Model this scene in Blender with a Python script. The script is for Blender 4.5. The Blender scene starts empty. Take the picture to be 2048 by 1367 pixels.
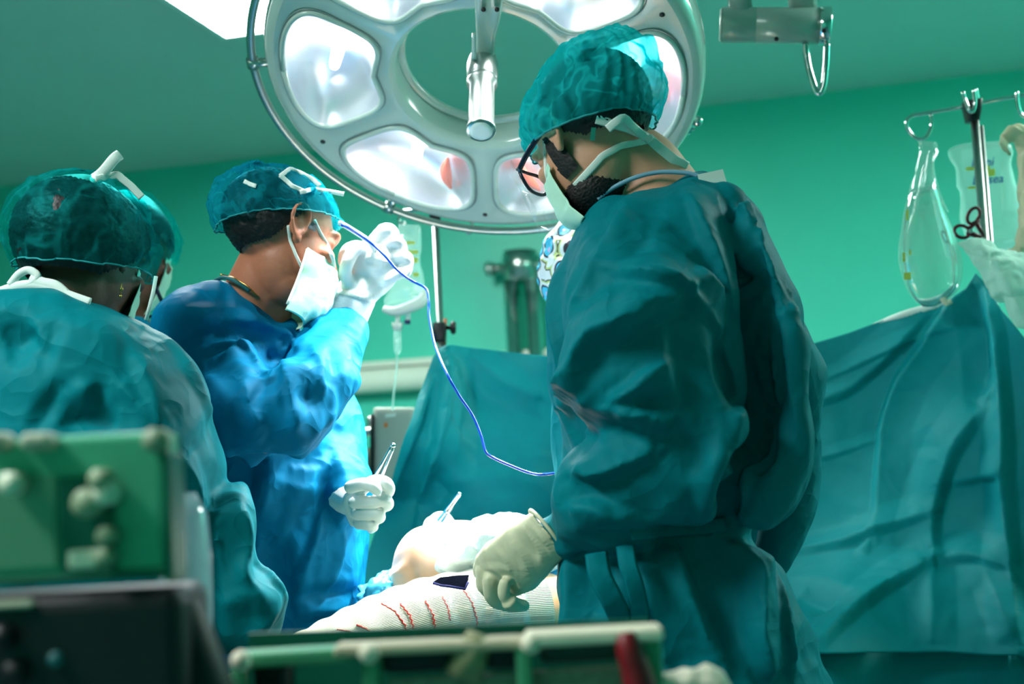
import bpy, math, random
import numpy as np
from mathutils import Vector, Matrix
from mathutils.bvhtree import BVHTree

S = bpy.context.scene
COL = S.collection
random.seed(7)
# ------------------------------------------------------------------ camera
W, H, F = 2048, 1367, 2844.0
CAM_H, PITCH, ROLL = 1.10, 5.4, 3.0
_p, _r = math.radians(PITCH), math.radians(ROLL)
fwd = Vector((0, math.cos(_p), math.sin(_p)))
up0 = Vector((0, -math.sin(_p), math.cos(_p)))
rt0 = Vector((1, 0, 0))
rt = rt0 * math.cos(_r) - up0 * math.sin(_r)
up = up0 * math.cos(_r) + rt0 * math.sin(_r)
CAM = Vector((0, 0, CAM_H))
camd = bpy.data.cameras.new('camera'); camo = bpy.data.objects.new('camera', camd); COL.objects.link(camo)
camd.sensor_width = 36; camd.lens = 36 * F / W
camo.matrix_world = Matrix(((rt.x, up.x, -fwd.x, CAM.x), (rt.y, up.y, -fwd.y, CAM.y), (rt.z, up.z, -fwd.z, CAM.z), (0, 0, 0, 1)))
camd.dof.use_dof = True; camd.dof.focus_distance = 2.3; camd.dof.aperture_fstop = 3.2
camd.clip_start = .05
S.camera = camo
# ------------------------------------------------------------------ world / exposure
wd = bpy.data.worlds.new('world'); S.world = wd; wd.use_nodes = True
wd.node_tree.nodes['Background'].inputs[0].default_value = (0, 0, 0, 1)
wd.node_tree.nodes['Background'].inputs[1].default_value = 0.0
S.view_settings.view_transform = 'Standard'; S.view_settings.look = 'None'
S.view_settings.exposure = -0.1; S.view_settings.gamma = 1.0; S.view_settings.use_curve_mapping = False
CEIL = 2.7
PANEL_E = 47.0      # radiance of the ceiling panels
SPOT_W = 115.0      # each bulb of the surgical lamp

# ------------------------------------------------------------------ helpers
def P(px, py, d):
    return CAM + fwd * d + rt * ((px - W / 2) * d / F) + up * ((H / 2 - py) * d / F)
def ray(px, py):
    return (fwd + rt * ((px - W / 2) / F) + up * ((H / 2 - py) / F))
def Pz(px, py, z):
    r = ray(px, py); return CAM + r * ((z - CAM_H) / r.z)
def C3(r_, u_, a_):
    return rt * r_ + up * u_ + fwd * a_
def lin(c):
    c = c / 255.
    return c / 12.92 if c <= .04045 else ((c + .055) / 1.055) ** 2.4
def rgb(r, g, b): return (lin(r), lin(g), lin(b), 1)

MATS = {}
def mat(name, col, rough=.5, metal=0., noise=0., nscale=20., bump=0., bscale=200., spec=.5, trans=0., alpha=1., emit=None, estr=0., sss=0., sheen=0., ior=1.45, coat=0.):
    if name in MATS: return MATS[name]
    m = bpy.data.materials.new(name); m.use_nodes = True; nt = m.node_tree; b = nt.nodes['Principled BSDF']
    b.inputs['Base Color'].default_value = col
    b.inputs['Roughness'].default_value = rough; b.inputs['Metallic'].default_value = metal
    b.inputs['Specular IOR Level'].default_value = spec; b.inputs['IOR'].default_value = ior
    b.inputs['Transmission Weight'].default_value = trans; b.inputs['Alpha'].default_value = alpha
    b.inputs['Subsurface Weight'].default_value = sss; b.inputs['Subsurface Radius'].default_value = (.012, .004, .002)
    b.inputs['Sheen Weight'].default_value = sheen; b.inputs['Coat Weight'].default_value = coat
    if emit: b.inputs['Emission Color'].default_value = emit; b.inputs['Emission Strength'].default_value = estr
    tc = nt.nodes.new('ShaderNodeTexCoord')
    if noise:
        n = nt.nodes.new('ShaderNodeTexNoise'); n.inputs['Scale'].default_value = nscale; n.inputs['Detail'].default_value = 4
        nt.links.new(tc.outputs['Object'], n.inputs['Vector'])
        mx = nt.nodes.new('ShaderNodeMix'); mx.data_type = 'RGBA'
        mx.inputs[6].default_value = tuple(c * (1 - noise) for c in col[:3]) + (1,)
        mx.inputs[7].default_value = tuple(min(1, c * (1 + noise)) for c in col[:3]) + (1,)
        nt.links.new(n.outputs[0], mx.inputs[0]); nt.links.new(mx.outputs[2], b.inputs['Base Color'])
    if bump:
        n = nt.nodes.new('ShaderNodeTexNoise'); n.inputs['Scale'].default_value = bscale; n.inputs['Detail'].default_value = 3
        nt.links.new(tc.outputs['Object'], n.inputs['Vector'])
        bp = nt.nodes.new('ShaderNodeBump'); bp.inputs['Strength'].default_value = bump; bp.inputs['Distance'].default_value = .002
        nt.links.new(n.outputs[0], bp.inputs['Height']); nt.links.new(bp.outputs[0], b.inputs['Normal'])
    MATS[name] = m
    return m
def sheer(name, col, base=.45, crease=.35, scale=35., rough=.6, gloss=0.):
    """thin see-through sheet: part transparent, part diffuse/translucent; fold lines are denser"""
    m = bpy.data.materials.new(name); m.use_nodes = True; nt = m.node_tree; nt.nodes.clear()
    out = nt.nodes.new('ShaderNodeOutputMaterial'); mx = nt.nodes.new('ShaderNodeMixShader'); tr = nt.nodes.new('ShaderNodeBsdfTransparent')
    d = nt.nodes.new('ShaderNodeBsdfDiffuse'); t = nt.nodes.new('ShaderNodeBsdfTranslucent'); m2 = nt.nodes.new('ShaderNodeMixShader')
    tr.inputs[0].default_value = tuple(.25 + .75 * min(1, c / max(col[:3])) for c in col[:3]) + (1,); d.inputs[0].default_value = col; t.inputs[0].default_value = col; m2.inputs[0].default_value = .35
    nt.links.new(d.outputs[0], m2.inputs[1]); nt.links.new(t.outputs[0], m2.inputs[2])
    last = m2
    if gloss:
        g = nt.nodes.new('ShaderNodeBsdfGlossy'); g.inputs['Roughness'].default_value = rough; g.inputs[0].default_value = (.9, .95, .95, 1)
        m3 = nt.nodes.new('ShaderNodeMixShader'); m3.inputs[0].default_value = gloss
        nt.links.new(m2.outputs[0], m3.inputs[1]); nt.links.new(g.outputs[0], m3.inputs[2]); last = m3
    tc = nt.nodes.new('ShaderNodeTexCoord'); nz = nt.nodes.new('ShaderNodeTexNoise'); nz.inputs['Scale'].default_value = scale * .35; nz.inputs['Detail'].default_value = 2
    wp = nt.nodes.new('ShaderNodeVectorMath'); wp.operation = 'MULTIPLY_ADD'; wp.inputs[1].default_value = (.12, .12, .12)
    nt.links.new(tc.outputs['Object'], nz.inputs['Vector']); nt.links.new(nz.outputs['Color'], wp.inputs[0]); nt.links.new(tc.outputs['Object'], wp.inputs[2])
    v = nt.nodes.new('ShaderNodeTexNoise'); v.inputs['Scale'].default_value = scale * .55; v.inputs['Detail'].default_value = 1.5; v.inputs['Distortion'].default_value = .6
    nt.links.new(wp.outputs[0], v.inputs['Vector'])
    sb = nt.nodes.new('ShaderNodeMath'); sb.operation = 'SUBTRACT'; sb.inputs[1].default_value = .5; ab = nt.nodes.new('ShaderNodeMath'); ab.operation = 'ABSOLUTE'
    nt.links.new(v.outputs[0], sb.inputs[0]); nt.links.new(sb.outputs[0], ab.inputs[0])
    mr = nt.nodes.new('ShaderNodeMapRange'); mr.inputs[1].default_value = 0; mr.inputs[2].default_value = .05; mr.inputs[3].default_value = min(1, base + crease); mr.inputs[4].default_value = base
    nt.links.new(ab.outputs[0], mr.inputs[0]); nt.links.new(mr.outputs[0], mx.inputs[0])
    nt.links.new(tr.outputs[0], mx.inputs[1]); nt.links.new(last.outputs[0], mx.inputs[2]); nt.links.new(mx.outputs[0], out.inputs[0])
    MATS[name] = m; return m
def clear(name, tint=(1, 1, 1, 1), gloss=.12, rough=.03, milk=0., milkcol=(.8, .9, .9, 1)):
    """clear film / glass pane: transparent + mirror gloss (+ milky share)"""
    m = bpy.data.materials.new(name); m.use_nodes = True; nt = m.node_tree; nt.nodes.clear()
    out = nt.nodes.new('ShaderNodeOutputMaterial'); tr = nt.nodes.new('ShaderNodeBsdfTransparent'); tr.inputs[0].default_value = tint
    g = nt.nodes.new('ShaderNodeBsdfGlossy'); g.inputs['Roughness'].default_value = rough
    a = nt.nodes.new('ShaderNodeMixShader'); a.inputs[0].default_value = gloss
    nt.links.new(tr.outputs[0], a.inputs[1]); nt.links.new(g.outputs[0], a.inputs[2])
    d = nt.nodes.new('ShaderNodeBsdfTranslucent'); d.inputs[0].default_value = milkcol
    d2 = nt.nodes.new('ShaderNodeBsdfDiffuse'); d2.inputs[0].default_value = milkcol
    dm = nt.nodes.new('ShaderNodeMixShader'); nt.links.new(d.outputs[0], dm.inputs[1]); nt.links.new(d2.outputs[0], dm.inputs[2])
    b = nt.nodes.new('ShaderNodeMixShader'); b.inputs[0].default_value = milk
    nt.links.new(a.outputs[0], b.inputs[1]); nt.links.new(dm.outputs[0], b.inputs[2]); nt.links.new(b.outputs[0], out.inputs[0])
    MATS[name] = m; return m
def emis(name, col, s):
    m = bpy.data.materials.new(name); m.use_nodes = True; nt = m.node_tree; nt.nodes.clear()
    out = nt.nodes.new('ShaderNodeOutputMaterial'); e = nt.nodes.new('ShaderNodeEmission'); e.inputs[0].default_value = col; e.inputs[1].default_value = s
    nt.links.new(e.outputs[0], out.inputs[0]); MATS[name] = m; return m

# ---- mesh objects. All shapes are made in world metres; a root carries the origin.
ROOT = {}
def thing(name, label, cat, loc, group=None):
    o = bpy.data.objects.new(name, None); COL.objects.link(o); o.location = loc; o.empty_display_size = .05
    o['label'] = label; o['category'] = cat
    if group: o['group'] = group
    ROOT[o.name] = Vector(loc); return o
def arr(v): return np.array([tuple(a) for a in v], dtype=np.float64)
def mk(name, vf, m, parent=None, smooth=True, label=None, cat=None, group=None, kind=None, mods=None):
    v, f = vf
    v = np.asarray(v, dtype=np.float64)
    if parent is not None: org = ROOT[parent.name]
    else: org = Vector(((v[:, 0].min() + v[:, 0].max()) / 2, (v[:, 1].min() + v[:, 1].max()) / 2, v[:, 2].min()))
    me = bpy.data.meshes.new(name)
    me.from_pydata((v - np.array(org)).tolist(), [], [tuple(int(i) for i in q) for q in f] if not isinstance(f, np.ndarray) else f.tolist())
    me.validate(); me.update()
    if smooth: me.polygons.foreach_set('use_smooth', [True] * len(me.polygons))
    me.materials.append(m)
    o = bpy.data.objects.new(name, me); COL.objects.link(o)
    if parent is not None:
        o.parent = parent; ROOT[o.name] = org
    else:
        o.location = org; ROOT[o.name] = org
    if label: o['label'] = label
    if cat: o['category'] = cat
    if group: o['group'] = group
    if kind: o['kind'] = kind
    if mods: mods(o)
    return o
def solid(t):
    def fn(o):
        s = o.modifiers.new('s', 'SOLIDIFY'); s.thickness = t; s.offset = 0
    return fn
def bevel(w_, seg=2):
    def fn(o):
        b = o.modifiers.new('b', 'BEVEL'); b.width = w_; b.segments = seg; b.limit_method = 'ANGLE'
    return fn
def join(*parts):
    V, Fs, n = [], [], 0
    for v, f in parts:
        v = np.asarray(v); V.append(v); Fs += [tuple(int(i) + n for i in q) for q in f]; n += len(v)
    return np.concatenate(V), Fs
def basis(t):
    t = t.normalized(); a = Vector((0, 0, 1)) if abs(t.z) < .9 else Vector((1, 0, 0))
    s = t.cross(a).normalized(); return s, t.cross(s).normalized()
def spline(pts, n=8):
    """Catmull-Rom through 3D points"""
    p = [Vector(a) for a in pts]
    if len(p) < 3: return [p[0].lerp(p[-1], i / n) for i in range(n + 1)]
    p = [p[0] * 2 - p[1]] + p + [p[-1] * 2 - p[-2]]; out = []
    for i in range(1, len(p) - 2):
        for k in range(n):
            t = k / n; a, b, c, d = p[i - 1], p[i], p[i + 1], p[i + 2]
            out.append(.5 * ((2 * b) + (c - a) * t + (2 * a - 5 * b + 4 * c - d) * t * t + (3 * b - a - 3 * c + d) * t ** 3))
    out.append(p[-2]); return out
def tube(pts, r, n=10, flat=None, wdir=None, round_caps=False):
    """tube along points; r scalar or list; flat = second radius factor (ribbon), wdir = direction of its width"""
    pts = [Vector(p) for p in pts]; m = len(pts)
    R = [r] * m if not hasattr(r, '__len__') else list(r)
    if round_caps:
        a = (pts[0] - pts[1]).normalized(); b = (pts[-1] - pts[-2]).normalized()
        pts = [pts[0] + a * R[0] * .9, pts[0] + a * R[0] * .55] + pts + [pts[-1] + b * R[-1] * .55, pts[-1] + b * R[-1] * .9]
        R = [R[0] * .35, R[0] * .82] + R + [R[-1] * .82, R[-1] * .35]; m += 4
    V, Fs = [], []; s = None
    for i in range(m):
        t = (pts[min(i + 1, m - 1)] - pts[max(i - 1, 0)])
        if t.length < 1e-9: t = Vector((0, 0, 1))
        t.normalize()
        if wdir is not None:
            w_ = wdir(pts[i]) if callable(wdir) else wdir
            s = t.cross(w_); s = s.normalized() if s.length > 1e-6 else basis(t)[0]
        elif s is None: s = basis(t)[0]
        else:
            s = s - t * s.dot(t); s = s.normalized() if s.length > 1e-6 else basis(t)[0]
        q = t.cross(s)
        for k in range(n):
            a = 2 * math.pi * k / n
            V.append(pts[i] + s * (math.cos(a) * R[i]) + q * (math.sin(a) * R[i] * (flat if flat else 1)))
    for i in range(m - 1):
        for k in range(n):
            k2 = (k + 1) % n; Fs.append((i * n + k, i * n + k2, (i + 1) * n + k2, (i + 1) * n + k))
    Fs.append(tuple(range(n - 1, -1, -1))); Fs.append(tuple((m - 1) * n + k for k in range(n)))
    return arr(V), Fs
def view(p): return (p - CAM).normalized()
def ribbon(pts, w_, t_=.0007, sub=8):
    return tube(spline(pts, sub), w_ / 2, 8, flat=t_ / (w_ / 2), wdir=view)
def ellipsoid(c, ax, nu=24, nv=14):
    """ax: three Vector half axes"""
    V, Fs = [], []; c = Vector(c)
    for j in range(nv + 1):
        ph = math.pi * j / nv
        for i in range(nu):
            th = 2 * math.pi * i / nu
            V.append(c + ax[0] * (math.sin(ph) * math.cos(th)) + ax[1] * (math.sin(ph) * math.sin(th)) + ax[2] * math.cos(ph))
    for j in range(nv):
        for i in range(nu):
            Fs.append((j * nu + i, j * nu + (i + 1) % nu, (j + 1) * nu + (i + 1) % nu, (j + 1) * nu + i))
    return arr(V), Fs
def ball(c, r, nu=16, nv=10):
    return ellipsoid(c, [Vector((r, 0, 0)), Vector((0, r, 0)), Vector((0, 0, r))], nu, nv)
def box(c, ax):
    c = Vector(c); V = []
    for sx in (-1, 1):
        for sy in (-1, 1):
            for sz in (-1, 1): V.append(c + ax[0] * sx + ax[1] * sy + ax[2] * sz)
    return arr(V), [(0, 1, 3, 2), (4, 6, 7, 5), (0, 4, 5, 1), (2, 3, 7, 6), (0, 2, 6, 4), (1, 5, 7, 3)]
def cyl(a, b, r, n=20, r2=None):
    return tube([Vector(a), Vector(b)], [r, r if r2 is None else r2], n)
def loft(secs, n=36, e=2.4, sub=5):
    """secs: (xl,yl,xr,yr,depth,thick) - pixel edges of a cross-section at its own depth; smooth between them"""
    S_ = np.array(secs, float); m = len(S_); out = []
    Pd = np.vstack([2 * S_[0] - S_[1], S_, 2 * S_[-1] - S_[-2]])
    for i in range(1, m):
        for k in range(sub):
            t = k / sub; a, b, c, d = Pd[i - 1], Pd[i], Pd[i + 1], Pd[i + 2]
            out.append(.5 * ((2 * b) + (c - a) * t + (2 * a - 5 * b + 4 * c - d) * t * t + (3 * b - a - 3 * c + d) * t ** 3))
    out.append(S_[-1]); V, Fs = [], []
    for (xl, yl, xr, yr, d, th) in out:
        A, B = P(xl, yl, d), P(xr, yr, d); c = (A + B) / 2; ha = (B - A) / 2; hb = Vector((0, 1, 0)) * (th / 2)
        for k in range(n):
            a = 2 * math.pi * k / n; ca, sa = math.cos(a), math.sin(a)
            V.append(c + ha * (math.copysign(abs(ca) ** (2 / e), ca)) + hb * (math.copysign(abs(sa) ** (2 / e), sa)))
    for i in range(len(out) - 1):
        for k in range(n):
            k2 = (k + 1) % n; Fs.append((i * n + k, i * n + k2, (i + 1) * n + k2, (i + 1) * n + k))
    Fs.append(tuple(range(n - 1, -1, -1))); Fs.append(tuple((len(out) - 1) * n + k for k in range(n)))
    return arr(V), Fs
def pxtube(l, n=16, sub=6, round_caps=True):
    """l: (px,py,depth,radius_m)"""
    pts = spline([P(a, b, d) for a, b, d, r in l], sub); rr = [r for *_, r in l]
    R = list(np.interp(np.linspace(0, len(l) - 1, len(pts)), range(len(l)), rr))
    return tube(pts, R, n, round_caps=round_caps)
def smooth_mesh(v, f, it, lam=.5):
    fa = np.array(f); e = np.vstack([fa[:, [0, 1]], fa[:, [1, 2]], fa[:, [2, 3]], fa[:, [3, 0]]]) if fa.shape[1] == 4 else np.vstack([fa[:, [0, 1]], fa[:, [1, 2]], fa[:, [2, 0]]])
    e = np.vstack([e, e[:, ::-1]]); n = len(v); deg = np.bincount(e[:, 0], minlength=n)[:, None].clip(1)
    for _ in range(it):
        s = np.stack([np.bincount(e[:, 0], weights=v[e[:, 1], k], minlength=n) for k in range(3)], 1)
        v = v + lam * (s / deg - v)
    return v
def remesh(parts, voxel, it=4):
    v, f = join(*parts); me = bpy.data.meshes.new('tmp'); me.from_pydata(v.tolist(), [], f); me.update()
    o = bpy.data.objects.new('tmp', me); COL.objects.link(o)
    r = o.modifiers.new('r', 'REMESH'); r.mode = 'VOXEL'; r.voxel_size = voxel; r.adaptivity = 0
    dg = bpy.context.evaluated_depsgraph_get(); ev = o.evaluated_get(dg); m2 = bpy.data.meshes.new_from_object(ev)
    n = len(m2.vertices); V = np.empty(n * 3); m2.vertices.foreach_get('co', V); V = V.reshape(-1, 3)
    nl = len(m2.loops); L = np.empty(nl, dtype=np.int32); m2.loops.foreach_get('vertex_index', L); Fq = L.reshape(-1, 4)
    bpy.data.objects.remove(o); bpy.data.meshes.remove(me); bpy.data.meshes.remove(m2)
    return smooth_mesh(V, Fq, it), Fq
def vnormals(v, f):
    f = np.asarray(f); a = v[f[:, 2]] - v[f[:, 0]]; b = v[f[:, 3]] - v[f[:, 1]]; fn = np.cross(a, b); N = np.zeros_like(v)
    for k in range(4):
        for c in range(3): N[:, c] += np.bincount(f[:, k], weights=fn[:, c], minlength=len(v))
    return N / np.linalg.norm(N, axis=1, keepdims=True).clip(1e-12)
def facet(v, f, size, amp, seed, stretch=(1, 1, 1), sharp=9., mask=None):
    """crumpled cloth: patches that are nearly flat, each with its own tilt, meeting in creases"""
    rng = np.random.default_rng(seed); N = vnormals(v, f); st = np.array(stretch); q = v / st
    ext = q.max(0) - q.min(0); area = 2 * (ext[0] * ext[1] + ext[1] * ext[2] + ext[0] * ext[2])
    k = int(min(500, max(12, area / size ** 2 * .5))); c = q[rng.choice(len(q), k, replace=False)]
    g = rng.normal(size=(k, 3)); off = rng.normal(size=k) * .35; h = np.empty(len(v))
    c2 = (c ** 2).sum(1); gc = (g * c).sum(1)
    for s in range(0, len(v), 20000):
        x = q[s:s + 20000]; d2 = (x ** 2).sum(1)[:, None] + c2 - 2 * x @ c.T; d2 -= d2.min(1, keepdims=True)
        w_ = np.exp(-sharp * d2 / size ** 2); w_ /= w_.sum(1, keepdims=True)
        h[s:s + 20000] = (w_ * (off + np.clip((x @ g.T - gc) / size, -1.5, 1.5))).sum(1)
    if mask is not None: h = h * mask
    return v + N * (amp * h)[:, None]
def folds(v, f, size, amp, seed, n=5, stretch=(1, 1, 1)):
    """sharp continuous creases: sum of warped triangle waves, each living in its own patches"""
    rng = np.random.default_rng(seed); N = vnormals(v, f); q = v / np.array(stretch); h = np.zeros(len(v))
    for k in range(n):
        d = rng.normal(size=3); d /= np.linalg.norm(d); L_ = size * rng.uniform(.7, 1.6)
        a = rng.normal(size=(3, 3)) * 2.2 / size * .35; ph = rng.uniform(0, 6.28, 3)
        x = q @ d / L_ + .35 * np.sin(q @ a[0] + ph[0]) + .2 * np.sin(q @ a[1] * 1.7 + ph[1])
        tri = 1 - 2 * np.abs((x % 1) * 2 - 1)
        m = np.clip(np.sin(q @ a[2] * 1.3 + ph[2]) * .8 + .25, 0, 1)
        h += tri * m
    return v + N * (amp * h / math.sqrt(n))[:, None]
def pxdist(v):
    """pixel position of world points"""
    q = v - np.array(CAM); z = q @ np.array(fwd)
    return W / 2 + F * (q @ np.array(rt)) / z, H / 2 - F * (q @ np.array(up)) / z, z
def creases(v, f, lines, seed=0):
    """lines: (pixel polyline, height_m, width_m, asym). The polyline is laid on the cloth (ray to its surface) and the cloth is raised along it in 3D."""
    if not lines: return v
    N = vnormals(v, f); bv = BVHTree.FromPolygons(v.tolist(), np.asarray(f).tolist()); D = np.zeros(len(v))
    for ln in lines:
        pl, h, w_ = ln[:3]; asym = ln[3] if len(ln) > 3 else 0
        pts = []
        for i in range(len(pl) - 1):
            a, b = pl[i], pl[i + 1]; m = max(2, int(math.dist(a, b) / 7))
            for k in range(m + (i == len(pl) - 2)):
                t = k / m; px, py = a[0] + (b[0] - a[0]) * t, a[1] + (b[1] - a[1]) * t
                hit = bv.ray_cast(CAM, ray(px, py).normalized(), 12)[0]
                if hit: pts.append(hit)
        if len(pts) < 2: continue
        q = arr(pts)
        if len(q) > 6:
            qp = np.vstack([q[:1]] * 3 + [q] + [q[-1:]] * 3); q = sum(qp[k:k + len(q)] for k in range(7)) / 7
        lo, hi = q.min(0) - 2 * w_, q.max(0) + 2 * w_
        idx = np.where(((v > lo) & (v < hi)).all(1))[0]
        if not len(idx): continue
        x = v[idx]; d2 = ((x[:, None, :] - q[None]) ** 2).sum(2); j = d2.argmin(1); d = np.sqrt(d2[np.arange(len(x)), j])
        tp = np.sin(np.pi * np.clip(j / (len(q) - 1), .02, .98)) ** .5
        ww = np.full(len(x), w_)
        if asym:
            tg = np.gradient(q, axis=0)[j]; sd = np.einsum('ij,ij->i', np.cross(tg, N[idx]), x - q[j]); ww = np.where(sd * asym > 0, w_ * .32, w_ * 1.25)
        pr = np.clip(1 - d / ww, 0, 1); pr = pr ** 1.1
        D[idx] += h * pr * tp
    return v + N * D[:, None]
def patch(v, f, poly, off, facing=True, N=None, zmax=99.):
    """the faces of a surface inside a pixel polygon on its near side, lifted by off"""
    f = np.asarray(f); N = vnormals(v, f) if N is None else N
    x, y, z = pxdist(v); ins = np.zeros(len(v), bool); n = len(poly)
    for i in range(n):
        x1, y1 = poly[i]; x2, y2 = poly[(i + 1) % n]
        c = ((y1 > y) != (y2 > y)) & (x < (x2 - x1) * (y - y1) / (y2 - y1 + 1e-9) + x1); ins ^= c
    dv = v - np.array(CAM); ins &= (((dv * N).sum(1) < 0) | (not facing)) & (z < zmax)
    fk = f[ins[f].all(1)]
    par = {int(i): int(i) for i in np.unique(fk)}
    def fd(i):
        while par[i] != i: par[i] = par[par[i]]; i = par[i]
        return i
    for q in fk.tolist():
        for i in q[1:]: par[fd(i)] = fd(q[0])
    rt_ = np.array([fd(int(q[0])) for q in fk]); vals, cnt = np.unique(rt_, return_counts=True); fk = fk[rt_ == vals[cnt.argmax()]]
    us, inv = np.unique(fk, return_inverse=True)
    pv, fq = v[us] + N[us] * off, inv.reshape(fk.shape)
    e = np.vstack([fq[:, [0, 1]], fq[:, [1, 2]], fq[:, [2, 3]], fq[:, [3, 0]]]); es = np.sort(e, 1); u_, ct_ = np.unique(es, axis=0, return_counts=True); be = u_[ct_ == 1]
    nb = {}
    for i, j in be.tolist(): nb.setdefault(i, []).append(j); nb.setdefault(j, []).append(i)
    for _ in range(8):
        new = {i: pv[i] * .4 + .6 * pv[q].mean(0) for i, q in nb.items() if len(q) == 2}
        for i, p in new.items(): pv[i] = p
    return pv, fq

# ------------------------------------------------------------------ setting
WTL, WTR = Pz(0, 372, CEIL), Pz(2048, 138, CEIL)
WTL.z = WTR.z = CEIL
wx = (WTR - WTL).normalized(); wn = Vector((wx.y, -wx.x, 0))        # along the wall, out of the wall
if wn.y > 0: wn = -wn
wo = Vector((WTL.x, WTL.y, 0))
def wallp(s, out, z): return wo + wx * s + wn * out + Vector((0, 0, z))
def slab(a, b, c, d, n_, t=.1):
    q = [Vector(a), Vector(b), Vector(c), Vector(d)]; q2 = [p + n_ * t for p in q]
    return arr(q + q2), [(0, 1, 2, 3), (7, 6, 5, 4), (0, 4, 5, 1), (1, 5, 6, 2), (2, 6, 7, 3), (3, 7, 4, 0)]
M_wall = mat('wall_green', rgb(66, 200, 174), .42, noise=.05, nscale=3, bump=.05, bscale=60)
M_ceil = mat('ceiling_paint', rgb(188, 214, 204), .7, noise=.04, nscale=2, bump=.05, bscale=80)
M_floor = mat('vinyl_floor', rgb(70, 120, 125), .25, noise=.1, nscale=6)
SW = (WTR - WTL).length
A0, A1 = -1.6, SW + 1.3
mk('wall_back', slab(wallp(A0, 0, 0), wallp(A1, 0, 0), wallp(A1, 0, CEIL), wallp(A0, 0, CEIL), -wn), M_wall, smooth=False, kind='structure')
mk('wall_left', slab(wallp(A0, 0, 0), wallp(A0, 8.2, 0), wallp(A0, 8.2, CEIL), wallp(A0, 0, CEIL), -wx), M_wall, smooth=False, kind='structure')
mk('wall_right', slab(wallp(A1, 0, 0), wallp(A1, 8.2, 0), wallp(A1, 8.2, CEIL), wallp(A1, 0, CEIL), wx), M_wall, smooth=False, kind='structure')
mk('wall_front', slab(wallp(A0, 8.2, 0), wallp(A1, 8.2, 0), wallp(A1, 8.2, CEIL), wallp(A0, 8.2, CEIL), wn), M_wall, smooth=False, kind='structure')
mk('floor', slab(wallp(A0, 0, 0), wallp(A1, 0, 0), wallp(A1, 8.2, 0), wallp(A0, 8.2, 0), Vector((0, 0, -1))), M_floor, smooth=False, kind='structure')
mk('ceiling', slab(wallp(A0, 0, CEIL), wallp(A1, 0, CEIL), wallp(A1, 8.2, CEIL), wallp(A0, 8.2, CEIL), Vector((0, 0, 1))), M_ceil, smooth=False, kind='structure')
# recessed ceiling panels
M_panel = emis('panel_light', (.93, 1.0, .97, 1), PANEL_E)
M_white = mat('white_enamel', rgb(225, 232, 228), .35)
corner = Pz(452, 68, CEIL - .012); rel = corner - wo; cs, co = rel.dot(wx), rel.dot(wn)
PN = [(cs, co, 'white glowing ceiling light panel above the ring-shaped surgical lamp, beyond its rail', ''), (cs + 3.4, co, 'ceiling light panel over the drip stand and drape end of the room', '_right_offscreen'),
      (cs, co + 3.4, 'ceiling light panel over the green monitor and black console', '_rear_left_offscreen')]
for s0, o0, lb, sfx in PN:
    c = wallp(s0 + .3, o0 + .6, 0)
    t = thing('ceiling_light' + sfx, lb, 'ceiling light', (c.x, c.y, CEIL - .02))
    zc = CEIL - .012
    mk('diffuser' + sfx, slab(wallp(s0, o0, zc), wallp(s0 + .6, o0, zc), wallp(s0 + .6, o0 + 1.2, zc), wallp(s0, o0 + 1.2, zc), Vector((0, 0, 1)), .01), M_panel, t, smooth=False)
    fr = []
    for (a, b, w2, h2) in ((s0 + .3, o0 - .012, .325, .012), (s0 + .3, o0 + 1.212, .325, .012), (s0 - .012, o0 + .6, .012, .6), (s0 + .612, o0 + .6, .012, .6)):
        fr.append(box(wallp(a, b, CEIL - .012), [wx * w2, wn * h2, Vector((0, 0, .0118))]))
    mk('frame', join(*fr), M_white, t, smooth=False)
M_steel = mat('brushed_steel', rgb(180, 190, 185), .28, 1.0, noise=.08, nscale=30)
M_chrome = mat('chrome', rgb(205, 212, 210), .12, 1.0)
M_black = mat('black_plastic', rgb(14, 16, 20), .4)
M_greyp = mat('grey_plastic', rgb(170, 178, 168), .45)
# bumper rail along the wall
z1 = 0
r0 = P(600, 766, 1); 
def on_wall(px, py, out=0.):
    r = ray(px, py); dn = r.dot(wn); return CAM + r * ((wo + wn * out - CAM).dot(wn) / dn)
a = on_wall(690, 765, .08); sA = (a - wo).dot(wx); zA = a.z
t = thing('wall_rail', 'long white bumper rail along the green wall behind the drip bag', 'rail', wallp(sA, 0, zA - .07))
M_rail = mat('rail_white', rgb(215, 225, 210), .35)
mk('rail_body', tube([wallp(A0 + .05, .06, zA), wallp(sA + 1.0, .06, zA)], .055, 24), M_rail, t)
mk('top_strip', box(wallp((A0 + .05 + sA + 1.0) / 2, .04, zA + .075), [wx * ((sA + 1.0 - A0 - .05) / 2), wn * .038, Vector((0, 0, .014))]), M_rail, t, smooth=False)
for k in range(3): mk('bracket', box(wallp(sA + .8 - 1.1 * k, .03, zA), [wx * .03, wn * .029, Vector((0, 0, .03))]), M_steel, t, smooth=False)
# upright chrome pipe column on the wall
a = on_wall(1048, 620, .08); sB = (a - wo).dot(wx); zb = on_wall(1043, 512, .08).z
t = thing('pipe_stand', 'upright pair of chrome pipes with a cross head against the green wall', 'pipes', wallp(sB, .1, 0))
for dx in (-.05, .05): mk('pipe', tube([wallp(sB + dx, .1, .0), wallp(sB + dx, .1, zb)], .034, 20), M_chrome, t)
mk('cross_bar', tube([wallp(sB - .14, .1, zb - .05), wallp(sB + .14, .1, zb - .05)], .024, 16), M_steel, t)
mk('cap', cyl(wallp(sB, .1, zb - .11), wallp(sB, .1, zb + .02), .075, 24), M_steel, t)
for dx in (-.145, .145): mk('knob', cyl(wallp(sB + dx - .014, .1, zb - .05), wallp(sB + dx + .014, .1, zb - .05), .033, 18), M_steel, t)
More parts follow.
